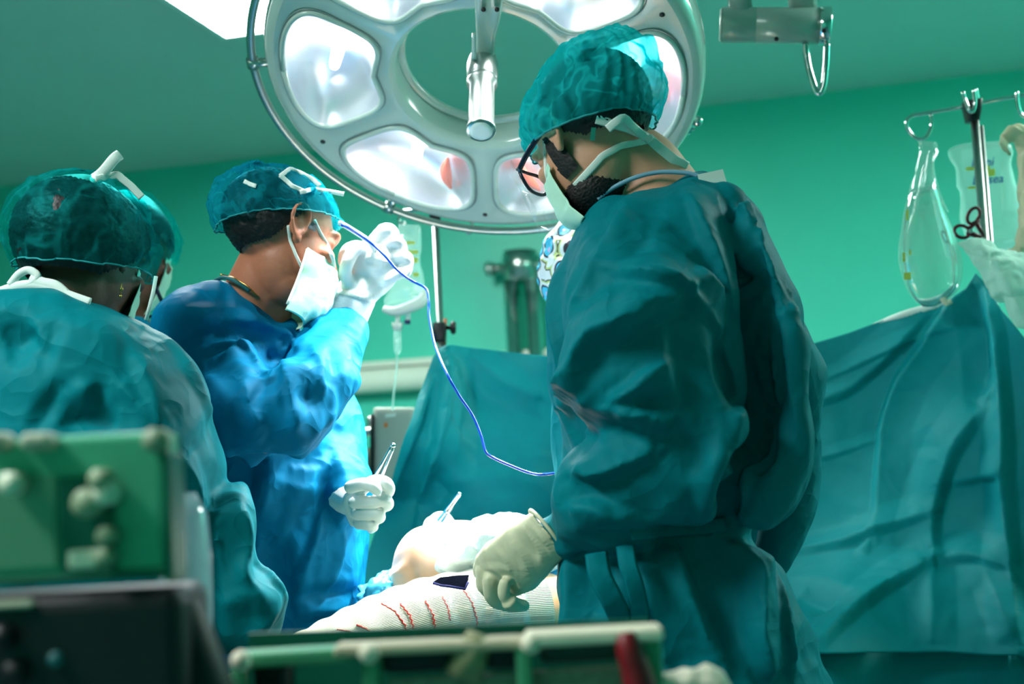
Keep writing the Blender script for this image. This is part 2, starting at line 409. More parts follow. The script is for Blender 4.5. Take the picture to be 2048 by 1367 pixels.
# ------------------------------------------------------------------ surgical lamp
LC = P(964, 164, 2.75)
v_ = (CAM - LC).normalized(); U_ = (up - v_ * up.dot(v_)).normalized()
LN = (v_ * math.cos(math.radians(43)) - U_ * math.sin(math.radians(43)) - rt * .10).normalized()
LX = (rt - LN * rt.dot(LN)).normalized(); LE = LN.cross(LX)
if LE.dot(U_) < 0: LE = -LE
def L(r, th, h): return LC + LX * (r * math.cos(th)) + LE * (r * math.sin(th)) - LN * h
def lathe(prof, n=120, th0=0, th1=2 * math.pi, closed=True):
    V, Fs = [], []; m = len(prof); N_ = n if closed else n + 1
    for i in range(N_):
        th = th0 + (th1 - th0) * i / n
        for r, h in prof: V.append(L(r, th, h))
    for i in range(n):
        i2 = (i + 1) % N_
        for k in range(m - 1): Fs.append((i * m + k, i2 * m + k, i2 * m + k + 1, i * m + k + 1))
    return arr(V), Fs
M_lamp = mat('lamp_enamel', rgb(172, 194, 186), .22, coat=.4)
M_lampside = mat('lamp_shell_enamel', rgb(172, 194, 186), .16, coat=.6)
M_gask = mat('gasket', rgb(120, 140, 140), .4)
M_mirror = mat('reflector_metal', rgb(232, 238, 245), .32, 1.0, noise=.08, nscale=18, bump=.35, bscale=16)
M_bulb = emis('bulb_glow', (1, .99, .97, 1), 40)
M_orange = mat('orange_reflection', rgb(230, 90, 50), .25)  # warm reflection seen inside the lenses, put in as a colour
M_lens = clear('lens_glass', gloss=.10, rough=.04, milk=.10, milkcol=(.85, .9, 1, 1))
lamp = thing('surgical_lamp', 'large white ring-shaped operating lamp with six glowing lenses and a hand rail', 'lamp', LC + Vector((0, 0, -.25)))
RI, RO = .182, .405
RM, RW, TW = .292, .090, math.radians(25.5)
def outline(th0, n=96, sc=1., h=0., grow=0.):
    out = []
    for i in range(n):
        a = 2 * math.pi * i / n; ca, sa = math.cos(a), math.sin(a); e = 2 / 3.6
        q = math.copysign(abs(ca) ** e, ca); w_ = math.copysign(abs(sa) ** e, sa)
        rr = RM + (RW * sc + grow) * q
        # waisted towards the ring's middle: the inner edge is narrower and curves outwards
        tw = (TW * sc + grow / RM) * w_ * (1 - .10 * (1 - q) * .5)
        if q < 0: rr += .016 * sc * (1 - abs(w_)) * abs(q)
        out.append((rr, th0 + tw, h))
    return out
def rect(th0, n=96):
    out = []
    for i in range(n):
        a = 2 * math.pi * i / n; ca, sa = math.cos(a), math.sin(a); k = 1 / max(abs(ca), abs(sa))
        out.append(((RI + RO) / 2 + (RO - RI) / 2 * ca * k, th0 + math.radians(30) * sa * k))
    return out
V, Fs = [], []
PODS = [math.radians(0 - 60 * k) for k in range(6)]
for th0 in PODS:
    o_ = outline(th0, grow=.009); r_ = rect(th0); b0 = len(V); ns = 5; n = 96
    for s in range(ns + 1):
        t = s / ns
        for i in range(n):
            V.append(L(o_[i][0] * (1 - t) + r_[i][0] * t, o_[i][1] * (1 - t) + r_[i][1] * t, .004 * (1 - t) ** 2))
    for s in range(ns):
        for i in range(n):
            j = (i + 1) % n; Fs.append((b0 + s * n + i, b0 + s * n + j, b0 + (s + 1) * n + j, b0 + (s + 1) * n + i))
mk('face_plate', (arr(V), Fs), M_lamp, lamp)
mk('shell', lathe([(RO, 0), (RO + .012, .004), (RO + .02, .014), (RO + .024, .03), (RO + .024, .07), (RO + .016, .10), (RO - .02, .125), (RO - .10, .135), (RI + .05, .125), (RI + .012, .09)]), M_lampside, lamp)
mk('inner_wall', lathe([(RI, 0), (RI - .008, .006), (RI - .012, .016), (RI - .012, .055), (RI - .006, .075), (RI + .012, .09)]), M_lamp, lamp)
mk('inner_rim', lathe([(RI - .012, .060), (RI - .022, .062), (RI - .024, .068), (RI - .022, .074), (RI - .012, .076)]), M_lamp, lamp)
FOC = P(840, 860, 2.56)
for i_, th0 in enumerate(PODS):
    pod = mk('bezel', tube([L(*q) for q in outline(th0, grow=.006, h=-.001)] + [L(*outline(th0, grow=.006, h=-.001)[0])], .0055, 8), M_lamp, lamp)
    mk('gasket', tube([L(*q) for q in outline(th0, grow=.0125, h=.0005)] + [L(*outline(th0, grow=.0125, h=.0005)[0])], .0014, 6), M_gask, pod)
    V, Fs = [], []; hs = [(1.0, .003), (.97, .012), (.90, .028), (.78, .045), (.60, .060), (.38, .070), (.15, .074)]; n = 96
    for sc, h in hs: V += [L(*q) for q in outline(th0, sc=sc, h=h, grow=.003 * sc)]
    for s in range(len(hs) - 1):
        for i in range(n):
            j = (i + 1) % n; Fs.append((s * n + i, s * n + j, (s + 1) * n + j, (s + 1) * n + i))
    Fs.append(tuple((len(hs) - 1) * n + i for i in range(n)))
    mk('reflector', (arr(V), Fs), M_mirror, pod)
    V, Fs = [], []; hs = [(1.0, .001), (.9, -.002), (.7, -.005), (.4, -.007), (.1, -.008)]
    for sc, h in hs: V += [L(*q) for q in outline(th0, sc=sc, h=h, grow=.003 * sc)]
    for s in range(len(hs) - 1):
        for i in range(n):
            j = (i + 1) % n; Fs.append((s * n + i, s * n + j, (s + 1) * n + j, (s + 1) * n + i))
    Fs.append(tuple((len(hs) - 1) * n + i for i in range(n)))
    mk('lens', (arr(V), Fs), M_lens, pod)
    bc = L(RM, th0, .045)
    mk('bulb', tube([bc + LN * .022, bc - LN * .026], [.010, .013], 14, round_caps=True), M_bulb, pod)
    if i_ in (0, 1, 2, 4, 5):
        a0 = th0 + math.radians(14 if i_ in (2, 5) else -14); mk('reflection_fin', tube(spline([L(RM + .055, a0 + .06, .028), L(RM + .02, a0, .036), L(RM - .015, a0 - .02, .046)], 5), [.003 + .010 * math.sin(math.pi * k / 10) for k in range(11)], 10), M_orange, pod)  # added orange fin standing in for the warm reflection in the reflector
    sp = bpy.data.lights.new('lamp_spot', 'SPOT'); sp.energy = SPOT_W; sp.spot_size = math.radians(62); sp.spot_blend = 1.0; sp.shadow_soft_size = .05; sp.color = (.97, 1, 1)
    so = bpy.data.objects.new('lamp_spot', sp); COL.objects.link(so); so.parent = lamp
    pos = L(RM, th0, -.012); so.location = pos - ROOT[lamp.name]
    so.rotation_euler = (FOC - pos).to_track_quat('-Z', 'Y').to_euler()
for k in range(6):
    th = PODS[k] + math.radians(30); mk('screw', cyl(L(RO - .022, th, .002), L(RO - .022, th, -.0012), .0052, 14), M_black, lamp)
# hand rail round the ring
RR = .452
mk('hand_rail', tube([L(RR, math.radians(a), .015) for a in range(-62, -262, -3)], .0085, 12), M_steel, lamp)
for a in (-180, -118, -64, -238):
    th = math.radians(a); q = math.radians(0)
    br = mk('rail_bracket', join(tube([L(RO + .012, th, .02), L(RR + .004, th, .015)], .0095, 12), tube([L(RR, th - .022, .015), L(RR, th + .022, .015)], .0125, 12)), M_steel, lamp)
# sterile handle hanging in the middle of the ring
hb = L(.20, math.radians(88), .10); hm = LC - LN * .06 + LX * .01 + LE * .02
hx = LX
HP = lambda px, py, d: P(px, py, d)
yoke = mk('handle_yoke', join(loft([(948, -60, 1010, -60, 2.50, .05), (950, 15, 1004, 15, 2.56, .045), (952, 75, 992, 75, 2.62, .04), (948, 125, 988, 125, 2.66, .04)], 24, 4.5)), M_lamp, lamp)
mk('yoke_cover', loft([(944, 70, 952, 70, 2.58, .03), (943, 120, 953, 122, 2.62, .03)], 12, 4), M_lamp, yoke)
for px in (967, 994): mk('screw', cyl(P(px, 19, 2.545), P(px, 19, 2.528), .0045, 12), M_black, yoke)
h0, h1, h2 = P(966, 118, 2.66), P(964, 160, 2.62), P(962, 262, 2.535)
hd = mk('handle_collar', tube([h0, h0.lerp(h1, .3), h1, h0.lerp(h1, 1.12)], [.026, .0295, .0285, .024], 32), M_steel, lamp)
mk('handle_grip', tube([h1, h1.lerp(h2, .05), h1.lerp(h2, .1), h1.lerp(h2, .15), h1.lerp(h2, .92), h1.lerp(h2, .94), h1.lerp(h2, .985), h2], [.027, .0285, .0285, .0235, .0235, .0265, .027, .0255], 32), M_steel, lamp)
hdv = (h2 - h1).normalized()
mk('handle_lens', tube([h2 - hdv * .002, h2 + hdv * .001, h2 + hdv * .003], [.021, .021, .014], 28), mat('handle_lens_frost', rgb(225, 240, 240), .35), hd)
kp = P(1378, 250, 2.86)
kn = mk('side_knob', join(tube([kp - LX * .03, kp + LX * .012], .012, 16), tube([kp - LX * .006, kp + LX * .004], .021, 6), ball(kp + LX * .016 + LE * .012, .011)), M_chrome, lamp)
# lamp arm going up out of the frame
ar = [L(.30, math.radians(88), .13), L(.30, math.radians(88), .20), L(.30, math.radians(88), .28) + Vector((0, 0, .12))]
ar.append(Vector((ar[-1].x + .05, ar[-1].y + .2, CEIL)))
mk('suspension_arm', tube(spline(ar, 8), .032, 20), M_lamp, lamp)

# ------------------------------------------------------------------ second ceiling arm with hook (upper right)
t = thing('pendant_handle', 'grey jointed ceiling arm end with a chrome loop handle beside the ring lamp', 'ceiling arm', P(1556, 60, 2.9))
M_arm = mat('arm_grey_enamel', rgb(150, 172, 165), .25, .2)
ea, eb = P(1446, 50, 2.93), P(1662, 52, 2.9)
ax_ = (eb - ea).normalized()
j = mk('joint_housing', tube([ea - ax_ * .004, ea, ea.lerp(eb, .30), ea.lerp(eb, .305), ea.lerp(eb, .31), ea.lerp(eb, .89)], [.034, .037, .037, .0355, .037, .037], 40), M_arm, t)
mk('end_cap', tube([ea - ax_ * .007, ea - ax_ * .003], [.030, .0365], 40), mat('cap_light', rgb(205, 215, 210), .3), j)
mk('chrome_collar', tube([ea.lerp(eb, .89), ea.lerp(eb, .895), ea.lerp(eb, .99), eb], [.037, .039, .039, .035], 40), M_chrome, j)
for px, py in ((1553, 78), (1648, 62)): mk('screw', cyl(P(px, py, 2.866), P(px, py, 2.858), .0045, 12), M_black, j)
for px, w_ in ((1485, .024), (1610, .029)):
    b_ = P(px, 40, 2.92); mk('arm_tube', tube([b_, b_ + Vector((-.012, 0, .16)), Vector((b_.x - .03, b_.y, CEIL))], w_, 24), M_arm, t)
hk = [P(1611, 86, 2.9), P(1613, 110, 2.9), P(1620, 145, 2.895), P(1634, 184, 2.89), P(1646, 176, 2.885), P(1652, 130, 2.885), P(1654, 86, 2.89)]
mk('loop_handle', tube(spline(hk, 8), .0065, 14), M_chrome, t)

# ------------------------------------------------------------------ drip stand on the right with two bags
tp = P(1948, 225, 3.16)
t = thing('drip_stand', 'steel drip stand with curled hook bar and black clamp holding up the drape', 'drip stand', (tp.x, tp.y, 0))
mk('pole', tube([(tp.x, tp.y, .06), (tp.x, tp.y, tp.z)], .0095, 16), M_steel, t)
mk('pole', tube([(tp.x + .014, tp.y + .004, .9), (tp.x + .014, tp.y + .004, tp.z - .03)], .006, 12), M_steel, t)
cl = mk('clamp', loft([(1925, 205, 1962, 200, 3.16, .04), (1929, 222, 1960, 218, 3.16, .045), (1934, 244, 1956, 242, 3.16, .04)], 20, 5), M_black, t)
mk('fork_hook', tube(spline([P(1926, 186, 3.13), P(1930, 200, 3.13), P(1938, 220, 3.12), P(1946, 222, 3.12), P(1950, 205, 3.12), P(1948, 182, 3.12)], 8), .0045, 10, round_caps=True), M_chrome, cl)
mk('fork_hook', tube(spline([P(1952, 180, 3.17), P(1955, 200, 3.17), P(1952, 215, 3.17)], 8), .0045, 10, round_caps=True), M_chrome, cl)
bar = [P(1862, 231, 3.16), P(1863, 252, 3.16), P(1852, 274, 3.16), P(1835, 277, 3.16), P(1818, 262, 3.16), P(1813, 245, 3.16), P(1823, 232, 3.16), P(1848, 227, 3.16), P(1930, 213, 3.16), P(1960, 206, 3.16), P(2040, 191, 3.16), P(2100, 180, 3.16)]
mk('hook_bar', tube(spline(bar, 8), .0042, 10, round_caps=True), M_chrome, t)
mk('hook', tube(spline([P(2034, 186, 3.15), P(2035, 205, 3.15), P(2042, 228, 3.15), P(2060, 236, 3.15), P(2072, 220, 3.15)], 8), .0045, 10, round_caps=True), M_chrome, t)
mk('wheel_base', join(*[tube([Vector((tp.x, tp.y, .06)), Vector((tp.x + .28 * math.cos(k * 1.2566), tp.y + .28 * math.sin(k * 1.2566), .03))], [.02, .012], 10) for k in range(5)]), M_steel, t)
M_pvc = clear('bag_film', tint=(.86, .97, .95, 1), gloss=.10, rough=.06, milk=.30, milkcol=(.62, .92, .86, 1))
M_pvc2 = clear('fluid_film', tint=(.93, 1, .98, 1), gloss=.16, rough=.05, milk=.12, milkcol=(.75, .95, .9, 1))
M_fluid = mat('clear_fluid', (.92, 1, .98, 1), .02, trans=1., ior=1.18, spec=.5)
# full bag: pear shaped
def crumpled(vf, size, amp, seed, **k):
    v, f = vf; f4 = np.array([q if len(q) == 4 else (q[0], q[1], q[2], q[2]) for q in f if len(q) in (3, 4)])
    caps = [q for q in f if len(q) > 4]
    return facet(v, f4, size, amp, seed, **k), list(map(tuple, f4)) + caps
bag = thing('fluid_bag', 'pear shaped clear fluid bag hanging full from the curled hook', 'fluid bag', P(1860, 610, 3.0))
secs = [(1836, 282, 1872, 286, 3.10, .018), (1838, 300, 1874, 305, 3.10, .02), (1832, 335, 1866, 332, 3.06, .028), (1818, 380, 1874, 372, 3.0, .045), (1806, 430, 1892, 425, 3.0, .06), (1800, 480, 1912, 480, 3.0, .072), (1801, 530, 1922, 535, 3.0, .078), (1812, 575, 1918, 575, 3.0, .07), (1828, 600, 1895, 600, 3.0, .055), (1845, 612, 1872, 612, 3.0, .03)]
bv_, bf_ = loft(secs, 48, 2.1, 8)
bv_, bf_ = crumpled((bv_, bf_), .05, .003, 4, stretch=(1, 1, 1.6))
mk('film', (bv_, bf_), M_pvc2, bag)
s2 = [(xl + (xr - xl) * .06, yl, xr - (xr - xl) * .06, yr, d, th * .85) for xl, yl, xr, yr, d, th in secs[3:]]
mk('fluid', loft(s2, 40, 2.1, 6), M_fluid, bag)
for (p_) in ([(1858, 300), (1848, 360), (1828, 420), (1812, 475)], [(1866, 306), (1868, 350), (1880, 390), (1897, 425)], [(1850, 320), (1838, 380), (1822, 440)]):
    mk('fold', tube(spline([P(x, y, 2.985) for x, y in p_], 6), [.0012 + .002 * math.sin(math.pi * min(1, k / (6 * (len(p_) - 1)))) for k in range(6 * (len(p_) - 1) + 1)], 8), M_pvc2, bag)
mk('port', tube(spline([P(1885, 596, 2.98), P(1892, 606, 2.98), P(1902, 602, 2.98)], 5), .006, 10), mat('port_cream', rgb(215, 215, 190), .5), bag)
M_yel = mat('yellow_print', rgb(190, 205, 90), .6)
def flatpatch(poly, d, m, parent, name='print', t_=.0006):
    q = [P(x, y, d) for x, y in poly]; n_ = (CAM - q[0]).normalized()
    k = len(q); V = q + [p - n_ * t_ for p in q]
    return mk(name, (arr(V), [tuple(range(k)), tuple(range(2 * k - 1, k - 1, -1))] + [(i, (i + 1) % k, k + (i + 1) % k, k + i) for i in range(k)]), m, parent, smooth=False)
for (x0, y0, w_, h_) in ((1812, 420, 5, 20), (1805, 505, 5, 18), (1808, 545, 14, 14), (1818, 500, 4, 10)):
    flatpatch([(x0, y0), (x0 + w_, y0 - 1), (x0 + w_, y0 + h_), (x0, y0 + h_)], 2.962, M_yel, bag)
# written bag behind the pole
bag = thing('infusion_bag', 'flat clear infusion bag with blue handwriting behind the steel pole', 'infusion bag', P(1985, 500, 3.30))
bv_, bf_ = loft([(1920, 288, 2005, 283, 3.30, .008), (1898, 300, 2022, 290, 3.30, .014), (1900, 318, 2024, 310, 3.30, .02), (1912, 340, 2022, 335, 3.30, .03), (1916, 390, 2034, 385, 3.30, .045), (1920, 430, 2044, 430, 3.30, .05), (1930, 470, 2050, 470, 3.30, .05), (1945, 500, 2046, 500, 3.30, .03)], 48, 3, 6)
mk('film', crumpled((bv_, bf_), .035, .0035, 8), M_pvc, bag)
flatpatch([(1922, 300), (2000, 293), (2004, 450), (1935, 455)], 3.262, clear('label_film', tint=(.8, .95, .93, 1), gloss=.06, rough=.3, milk=.28, milkcol=(.6, .93, .88, 1)), bag, 'clear_label')
for (x0, y0, w_, h_) in ((1932, 334, 48, 7), (1968, 340, 22, 14), (1936, 373, 36, 5)):
    flatpatch([(x0, y0), (x0 + w_, y0 - 3), (x0 + w_, y0 + h_ - 3), (x0, y0 + h_)], 3.256, M_yel, bag)
M_ink = mat('blue_ink', rgb(20, 70, 150), .6)
def text(body, px, py, hpx, d, m, parent, name='handwriting', tilt=0.):
    cu = bpy.data.curves.new('txt', 'FONT'); cu.body = body; cu.size = 1; cu.extrude = .01; cu.shear = .25; cu.offset = .012
    o = bpy.data.objects.new('txt', cu); COL.objects.link(o)
    dg = bpy.context.evaluated_depsgraph_get(); me = bpy.data.meshes.new_from_object(o.evaluated_get(dg))
    n = len(me.vertices); V = np.empty(n * 3); me.vertices.foreach_get('co', V); V = V.reshape(-1, 3); fs = [tuple(p.vertices) for p in me.polygons]
    bpy.data.objects.remove(o); bpy.data.meshes.remove(me); sc = hpx * d / F / .7
    o0 = P(px, py, d); ca, sa = math.cos(tilt), math.sin(tilt)
    out = [o0 + rt * ((x * ca - y * sa) * sc) + up * ((x * sa + y * ca) * sc) - fwd * (z * sc * .5) for x, y, z in V]
    return mk(name, (arr(out), fs), m, parent, smooth=False)
text('Roni', 1942, 334, 17, 3.25, M_ink, bag, tilt=.08)
text('Dosea', 1944, 369, 17, 3.25, M_ink, bag, tilt=.08)
# clamp scissors with dark red handles, hooked on the pole
M_red = mat('dark_red_handle', rgb(92, 16, 26), .35)
sc_ = thing('scissor_clamp', 'clamp scissors with dark red ring handles hung on the steel pole', 'scissors', P(1950, 480, 3.12))
def ringpts(cx, cy, rx, ry, rot, d, n=20): return [P(cx + rx * math.cos(a) * math.cos(rot) - ry * math.sin(a) * math.sin(rot), cy + rx * math.cos(a) * math.sin(rot) + ry * math.sin(a) * math.cos(rot), d) for a in [2 * math.pi * k / n for k in range(n + 1)]]
h_ = mk('handle', tube(ringpts(1947, 431, 11, 17, .5, 3.12), .0038, 10), M_red, sc_); mk('shank', tube([P(1952, 446, 3.12), P(1968, 472, 3.12)], [.005, .004], 10), M_red, h_)
h_ = mk('handle', tube(ringpts(1924, 463, 16, 12, .3, 3.115), .0038, 10), M_red, sc_); mk('shank', tube([P(1936, 458, 3.115), P(1958, 440, 3.115)], [.005, .004], 10), M_red, h_)
mk('shank', tube([P(1934, 465, 3.11), P(1962, 474, 3.11)], [.006, .005], 10), M_red, sc_)
mk('rivet', cyl(P(1941, 462, 3.105), P(1941, 462, 3.10), .005, 12), M_steel, sc_)
# cream latex sleeve at the frame's right edge
M_latex = mat('cream_latex', rgb(214, 205, 172), .5, noise=.06, nscale=40, sss=.05)
v, f = remesh([pxtube([(2012, 275, 3.10, .014), (2040, 265, 3.10, .020), (2060, 310, 3.10, .028), (2068, 380, 3.10, .034), (2064, 450, 3.10, .030), (2040, 500, 3.10, .018), (2022, 506, 3.10, .012)], 20)], .003, 3)
v = facet(v, f, .02, .0025, 3)
ls = mk('latex_pouch', (v, f), M_latex, label='cream latex pouch bent over beside the infusion bag', cat='latex pouch')
for k in range(4): mk('rolled_rim', tube([P(2004 + 3 * k, 288 + 3 * k - 14, 3.085), P(2001 + 4 * k, 287 + 4 * k, 3.08), P(2008 + 4 * k, 300 + 3 * k, 3.085)], .0035, 8), M_latex, ls)

# ------------------------------------------------------------------ middle drip stand, bag, pump
tq = P(876, 560, 3.45)
t = thing('drip_stand', 'steel drip stand with black screw clamp at the drape corner', 'drip stand', (tq.x, tq.y, 0))
zt = P(868, 400, 3.45).z
mk('pole', tube([(tq.x, tq.y, .05), (tq.x, tq.y, zt)], .0085, 16), M_steel, t)
mk('sleeve', tube([(tq.x, tq.y, P(870, 440, 3.45).z), (tq.x, tq.y, zt)], .014, 16), M_black, t)
mk('clamp', loft([(866, 646, 892, 646, 3.42, .04), (866, 665, 892, 665, 3.42, .045), (868, 684, 890, 684, 3.42, .04)], 20, 5), M_black, t)
kb = mk('clamp_knob', tube([P(893, 655, 3.42), P(900, 655, 3.42), P(901, 655, 3.42), P(906, 655, 3.42), P(912, 655, 3.42)], [.005, .005, .012, .017, .013], 14), M_black, t)
mk('clamp_pin', tube([P(891, 636, 3.42), P(889, 690, 3.42)], .004, 8), mat('copper', rgb(190, 120, 95), .4, .6), t)
mk('hook_bar', tube([P(790, 425, 3.45), P(868, 415, 3.45), P(960, 405, 3.45)], .005, 10), M_chrome, t)
mk('hook', tube(spline([P(942, 432, 3.44), P(946, 446, 3.44), P(938, 466, 3.44), P(930, 456, 3.44)], 6), .005, 8), M_chrome, t)
mk('hook', tube(spline([P(802, 424, 3.44), P(798, 440, 3.44), P(806, 452, 3.44), P(812, 444, 3.44)], 6), .005, 8), M_chrome, t)
mk('wheel_base', join(*[tube([Vector((tq.x, tq.y, .06)), Vector((tq.x + .28 * math.cos(k * 1.2566), tq.y + .28 * math.sin(k * 1.2566), .03))], [.02, .012], 10) for k in range(5)]), M_steel, t)
bag = thing('drip_bag', 'clear drip bag with white folded base hanging behind the raised glove', 'drip bag', P(810, 640, 3.4))
bv_, bf_ = loft([(797, 450, 840, 450, 3.4, .012), (796, 470, 842, 470, 3.4, .03), (794, 530, 844, 530, 3.4, .05), (784, 570, 846, 570, 3.4, .055), (770, 600, 848, 596, 3.4, .05), (772, 612, 840, 606, 3.4, .03)], 40, 3, 6)
mk('film', crumpled((bv_, bf_), .04, .003, 5), M_pvc, bag)
M_whitepl = mat('white_plastic', rgb(225, 235, 228), .4)
mk('base_seam', tube(spline([P(768, 618, 3.38), P(790, 622, 3.37), P(820, 614, 3.37), P(842, 602, 3.38), P(846, 588, 3.39), P(830, 578, 3.4)], 6), [.008 + .006 * math.sin(math.pi * k / 30) for k in range(31)], 12), M_whitepl, bag)
for x0, y0, w_, h_ in ((812, 482, 18, 6), (816, 500, 20, 8), (820, 515, 16, 10), (826, 545, 12, 8)): flatpatch([(x0, y0), (x0 + w_, y0), (x0 + w_, y0 + h_), (x0, y0 + h_)], 3.362, M_yel, bag)
mk('port', tube([P(796, 622, 3.38), P(795, 655, 3.38)], .006, 10), M_whitepl, bag)
mk('port', tube([P(816, 620, 3.38), P(816, 640, 3.38)], .006, 10), M_whitepl, bag)
mk('port_cap', tube([P(815, 640, 3.38), P(815, 648, 3.38)], .0075, 10), mat('navy_cap', rgb(30, 40, 90), .4), bag)
mk('spike', tube([P(795, 645, 3.38), P(795, 660, 3.38)], [.014, .010], 12), M_whitepl, bag)
mk('drip_chamber', tube([P(795, 660, 3.38), P(795, 700, 3.38), P(794, 708, 3.38)], [.0095, .0095, .005], 14), M_pvc, bag)
mk('drip_tube', tube(spline([P(794, 708, 3.38), P(793, 740, 3.38), P(788, 780, 3.4), P(785, 820, 3.42)], 8), .0024, 8), M_pvc, bag)
# infusion pump on its pole
pp = P(776, 880, 3.85)
t = thing('infusion_pump', 'pale grey infusion pump with an orange button behind the drape', 'infusion pump', (pp.x, pp.y, 0))
mk('housing', loft([(752, 816, 830, 816, 3.85, .10), (749, 824, 836, 824, 3.85, .12), (749, 880, 836, 880, 3.85, .12), (750, 1010, 836, 1010, 3.85, .12)], 28, 6), M_greyp, t)
mk('back_plate', loft([(744, 830, 752, 830, 3.85, .13), (744, 1000, 752, 1000, 3.85, .13)], 12, 5), M_black, t)
flatpatch([(771, 828), (792, 826), (791, 832), (770, 835)], 3.785, M_whitepl, t, 'label')
flatpatch([(768, 845), (775, 844), (775, 854), (768, 855)], 3.785, mat('orange_button', rgb(225, 130, 70), .5), t, 'button')
mk('side_bracket', tube(spline([P(748, 862, 3.85), P(728, 866, 3.85), P(720, 890, 3.85), P(716, 960, 3.85), P(714, 1020, 3.85)], 6), .012, 12), M_steel, t)
mk('side_block', loft([(726, 900, 746, 894, 3.87, .07), (722, 1010, 746, 1010, 3.87, .07)], 16, 5), mat('beige_block', rgb(150, 160, 130), .5), t)
mk('pole_stub', tube([P(742, 832, 3.87), P(742, 860, 3.87)], .011, 12), M_steel, t)
mk('stand_pole', tube([Vector((pp.x, pp.y + .09, .03)), Vector((pp.x, pp.y + .09, P(776, 830, 3.85).z))], .012, 12), M_steel, t)
mk('foot_disc', cyl((pp.x, pp.y + .09, 0), (pp.x, pp.y + .09, .03), .22, 32), M_steel, t)

# ------------------------------------------------------------------ drape between the two drip stands
M_drape = mat('drape_teal', rgb(0, 140, 145), .6, noise=.06, nscale=60, bump=.12, bscale=420, spec=.2)
M_drapeback = mat('drape_back_white', rgb(215, 232, 225), .6, noise=.04, nscale=50)
def tps(ctrl):
    c = np.array(ctrl, float); xy = c[:, :2] / 500.; n = len(c)
    def phi(r2): return np.where(r2 > 1e-12, r2 * np.log(np.maximum(r2, 1e-12)), 0) * .5
    A = np.zeros((n + 3, n + 3)); A[:n, :n] = phi(((xy[:, None] - xy[None]) ** 2).sum(2)) + np.eye(n) * .002
    A[:n, n] = 1; A[:n, n + 1:] = xy; A[n, :n] = 1; A[n + 1:, :n] = xy.T
    sol = np.linalg.solve(A, np.concatenate([c[:, 2], np.zeros(3)]))
    def fn(x, y):
        q = np.stack([x, y], -1) / 500.; r2 = ((q[..., None, :] - xy) ** 2).sum(-1)
        return phi(r2) @ sol[:n] + sol[n] + q @ sol[n + 1:]
    return fn
def sheet(top, bot, ctrl, nu, nv):
    """cloth hung between an upper and a lower edge (pixel polylines at depths given by the control points)"""
    def res(pl, n):
        p = np.array(pl, float); s = np.concatenate([[0], np.cumsum(np.linalg.norm(np.diff(p, axis=0), axis=1))]); s /= s[-1]
        t = np.linspace(0, 1, n); return np.stack([np.interp(t, s, p[:, 0]), np.interp(t, s, p[:, 1])], 1)
    T, B = res(top, nu), res(bot, nu); fn = tps(ctrl); t = np.linspace(0, 1, nv)[:, None, None]
    G = T[None] * (1 - t) + B[None] * t; D = fn(G[..., 0], G[..., 1])
    V = np.array(CAM)[None, None] + np.array(fwd) * D[..., None] + np.array(rt) * ((G[..., 0] - W / 2) * D / F)[..., None] + np.array(up) * ((H / 2 - G[..., 1]) * D / F)[..., None]
    idx = np.arange(nu * nv).reshape(nv, nu); f = np.stack([idx[:-1, :-1], idx[1:, :-1], idx[1:, 1:], idx[:-1, 1:]], -1).reshape(-1, 4)
    return V.reshape(-1, 3), f
top = [(866, 716), (880, 694), (905, 692), (960, 697), (1090, 712), (1300, 730), (1500, 726), (1618, 690), (1700, 665), (1800, 628), (1900, 600), (1930, 575), (1948, 545), (1962, 560), (2000, 620), (2060, 690), (2130, 750)]
bot = [(690, 1240), (740, 1290), (800, 1320), (900, 1330), (1040, 1340), (1300, 1330), (1500, 1318), (1600, 1306), (1700, 1304), (1800, 1304), (1880, 1304), (1930, 1306), (1960, 1308), (1990, 1310), (2030, 1312), (2080, 1314), (2140, 1316)]
ctrl = [(880, 694, 3.36), (720, 1240, 3.18), (790, 870, 3.22), (830, 1000, 3.30), (900, 900, 3.26), (960, 800, 3.34), (960, 1100, 3.16), (1090, 720, 3.34), (1090, 1000, 3.24), (1300, 730, 3.36), (1300, 1300, 3.34), (1300, 1000, 3.38), (1110, 1330, 3.30), (900, 1330, 3.22), (1460, 1300, 3.16), (1480, 1000, 3.28), (1500, 720, 3.28), (1620, 690, 3.2), (1640, 900, 3.16), (1640, 1080, 3.12), (1620, 1300, 2.78),
        (1800, 620, 3.12), (1780, 850, 3.12), (1760, 1060, 3.04), (1780, 1300, 2.82), (1900, 590, 3.08), (1948, 545, 3.04), (1940, 740, 3.04), (1900, 860, 3.0), (1870, 1110, 2.95), (1960, 1000, 2.96), (2030, 960, 2.9), (2030, 1300, 2.74), (1900, 1300, 2.8), (2010, 640, 2.95), (2140, 800, 2.86), (2140, 1300, 2.7)]
v, f = sheet(top, bot, ctrl, 330, 190)
v = facet(v, f, .22, .008, 21, sharp=12); v = folds(v, f, .20, .006, 22); v = folds(v, f, .07, .0016, 23)
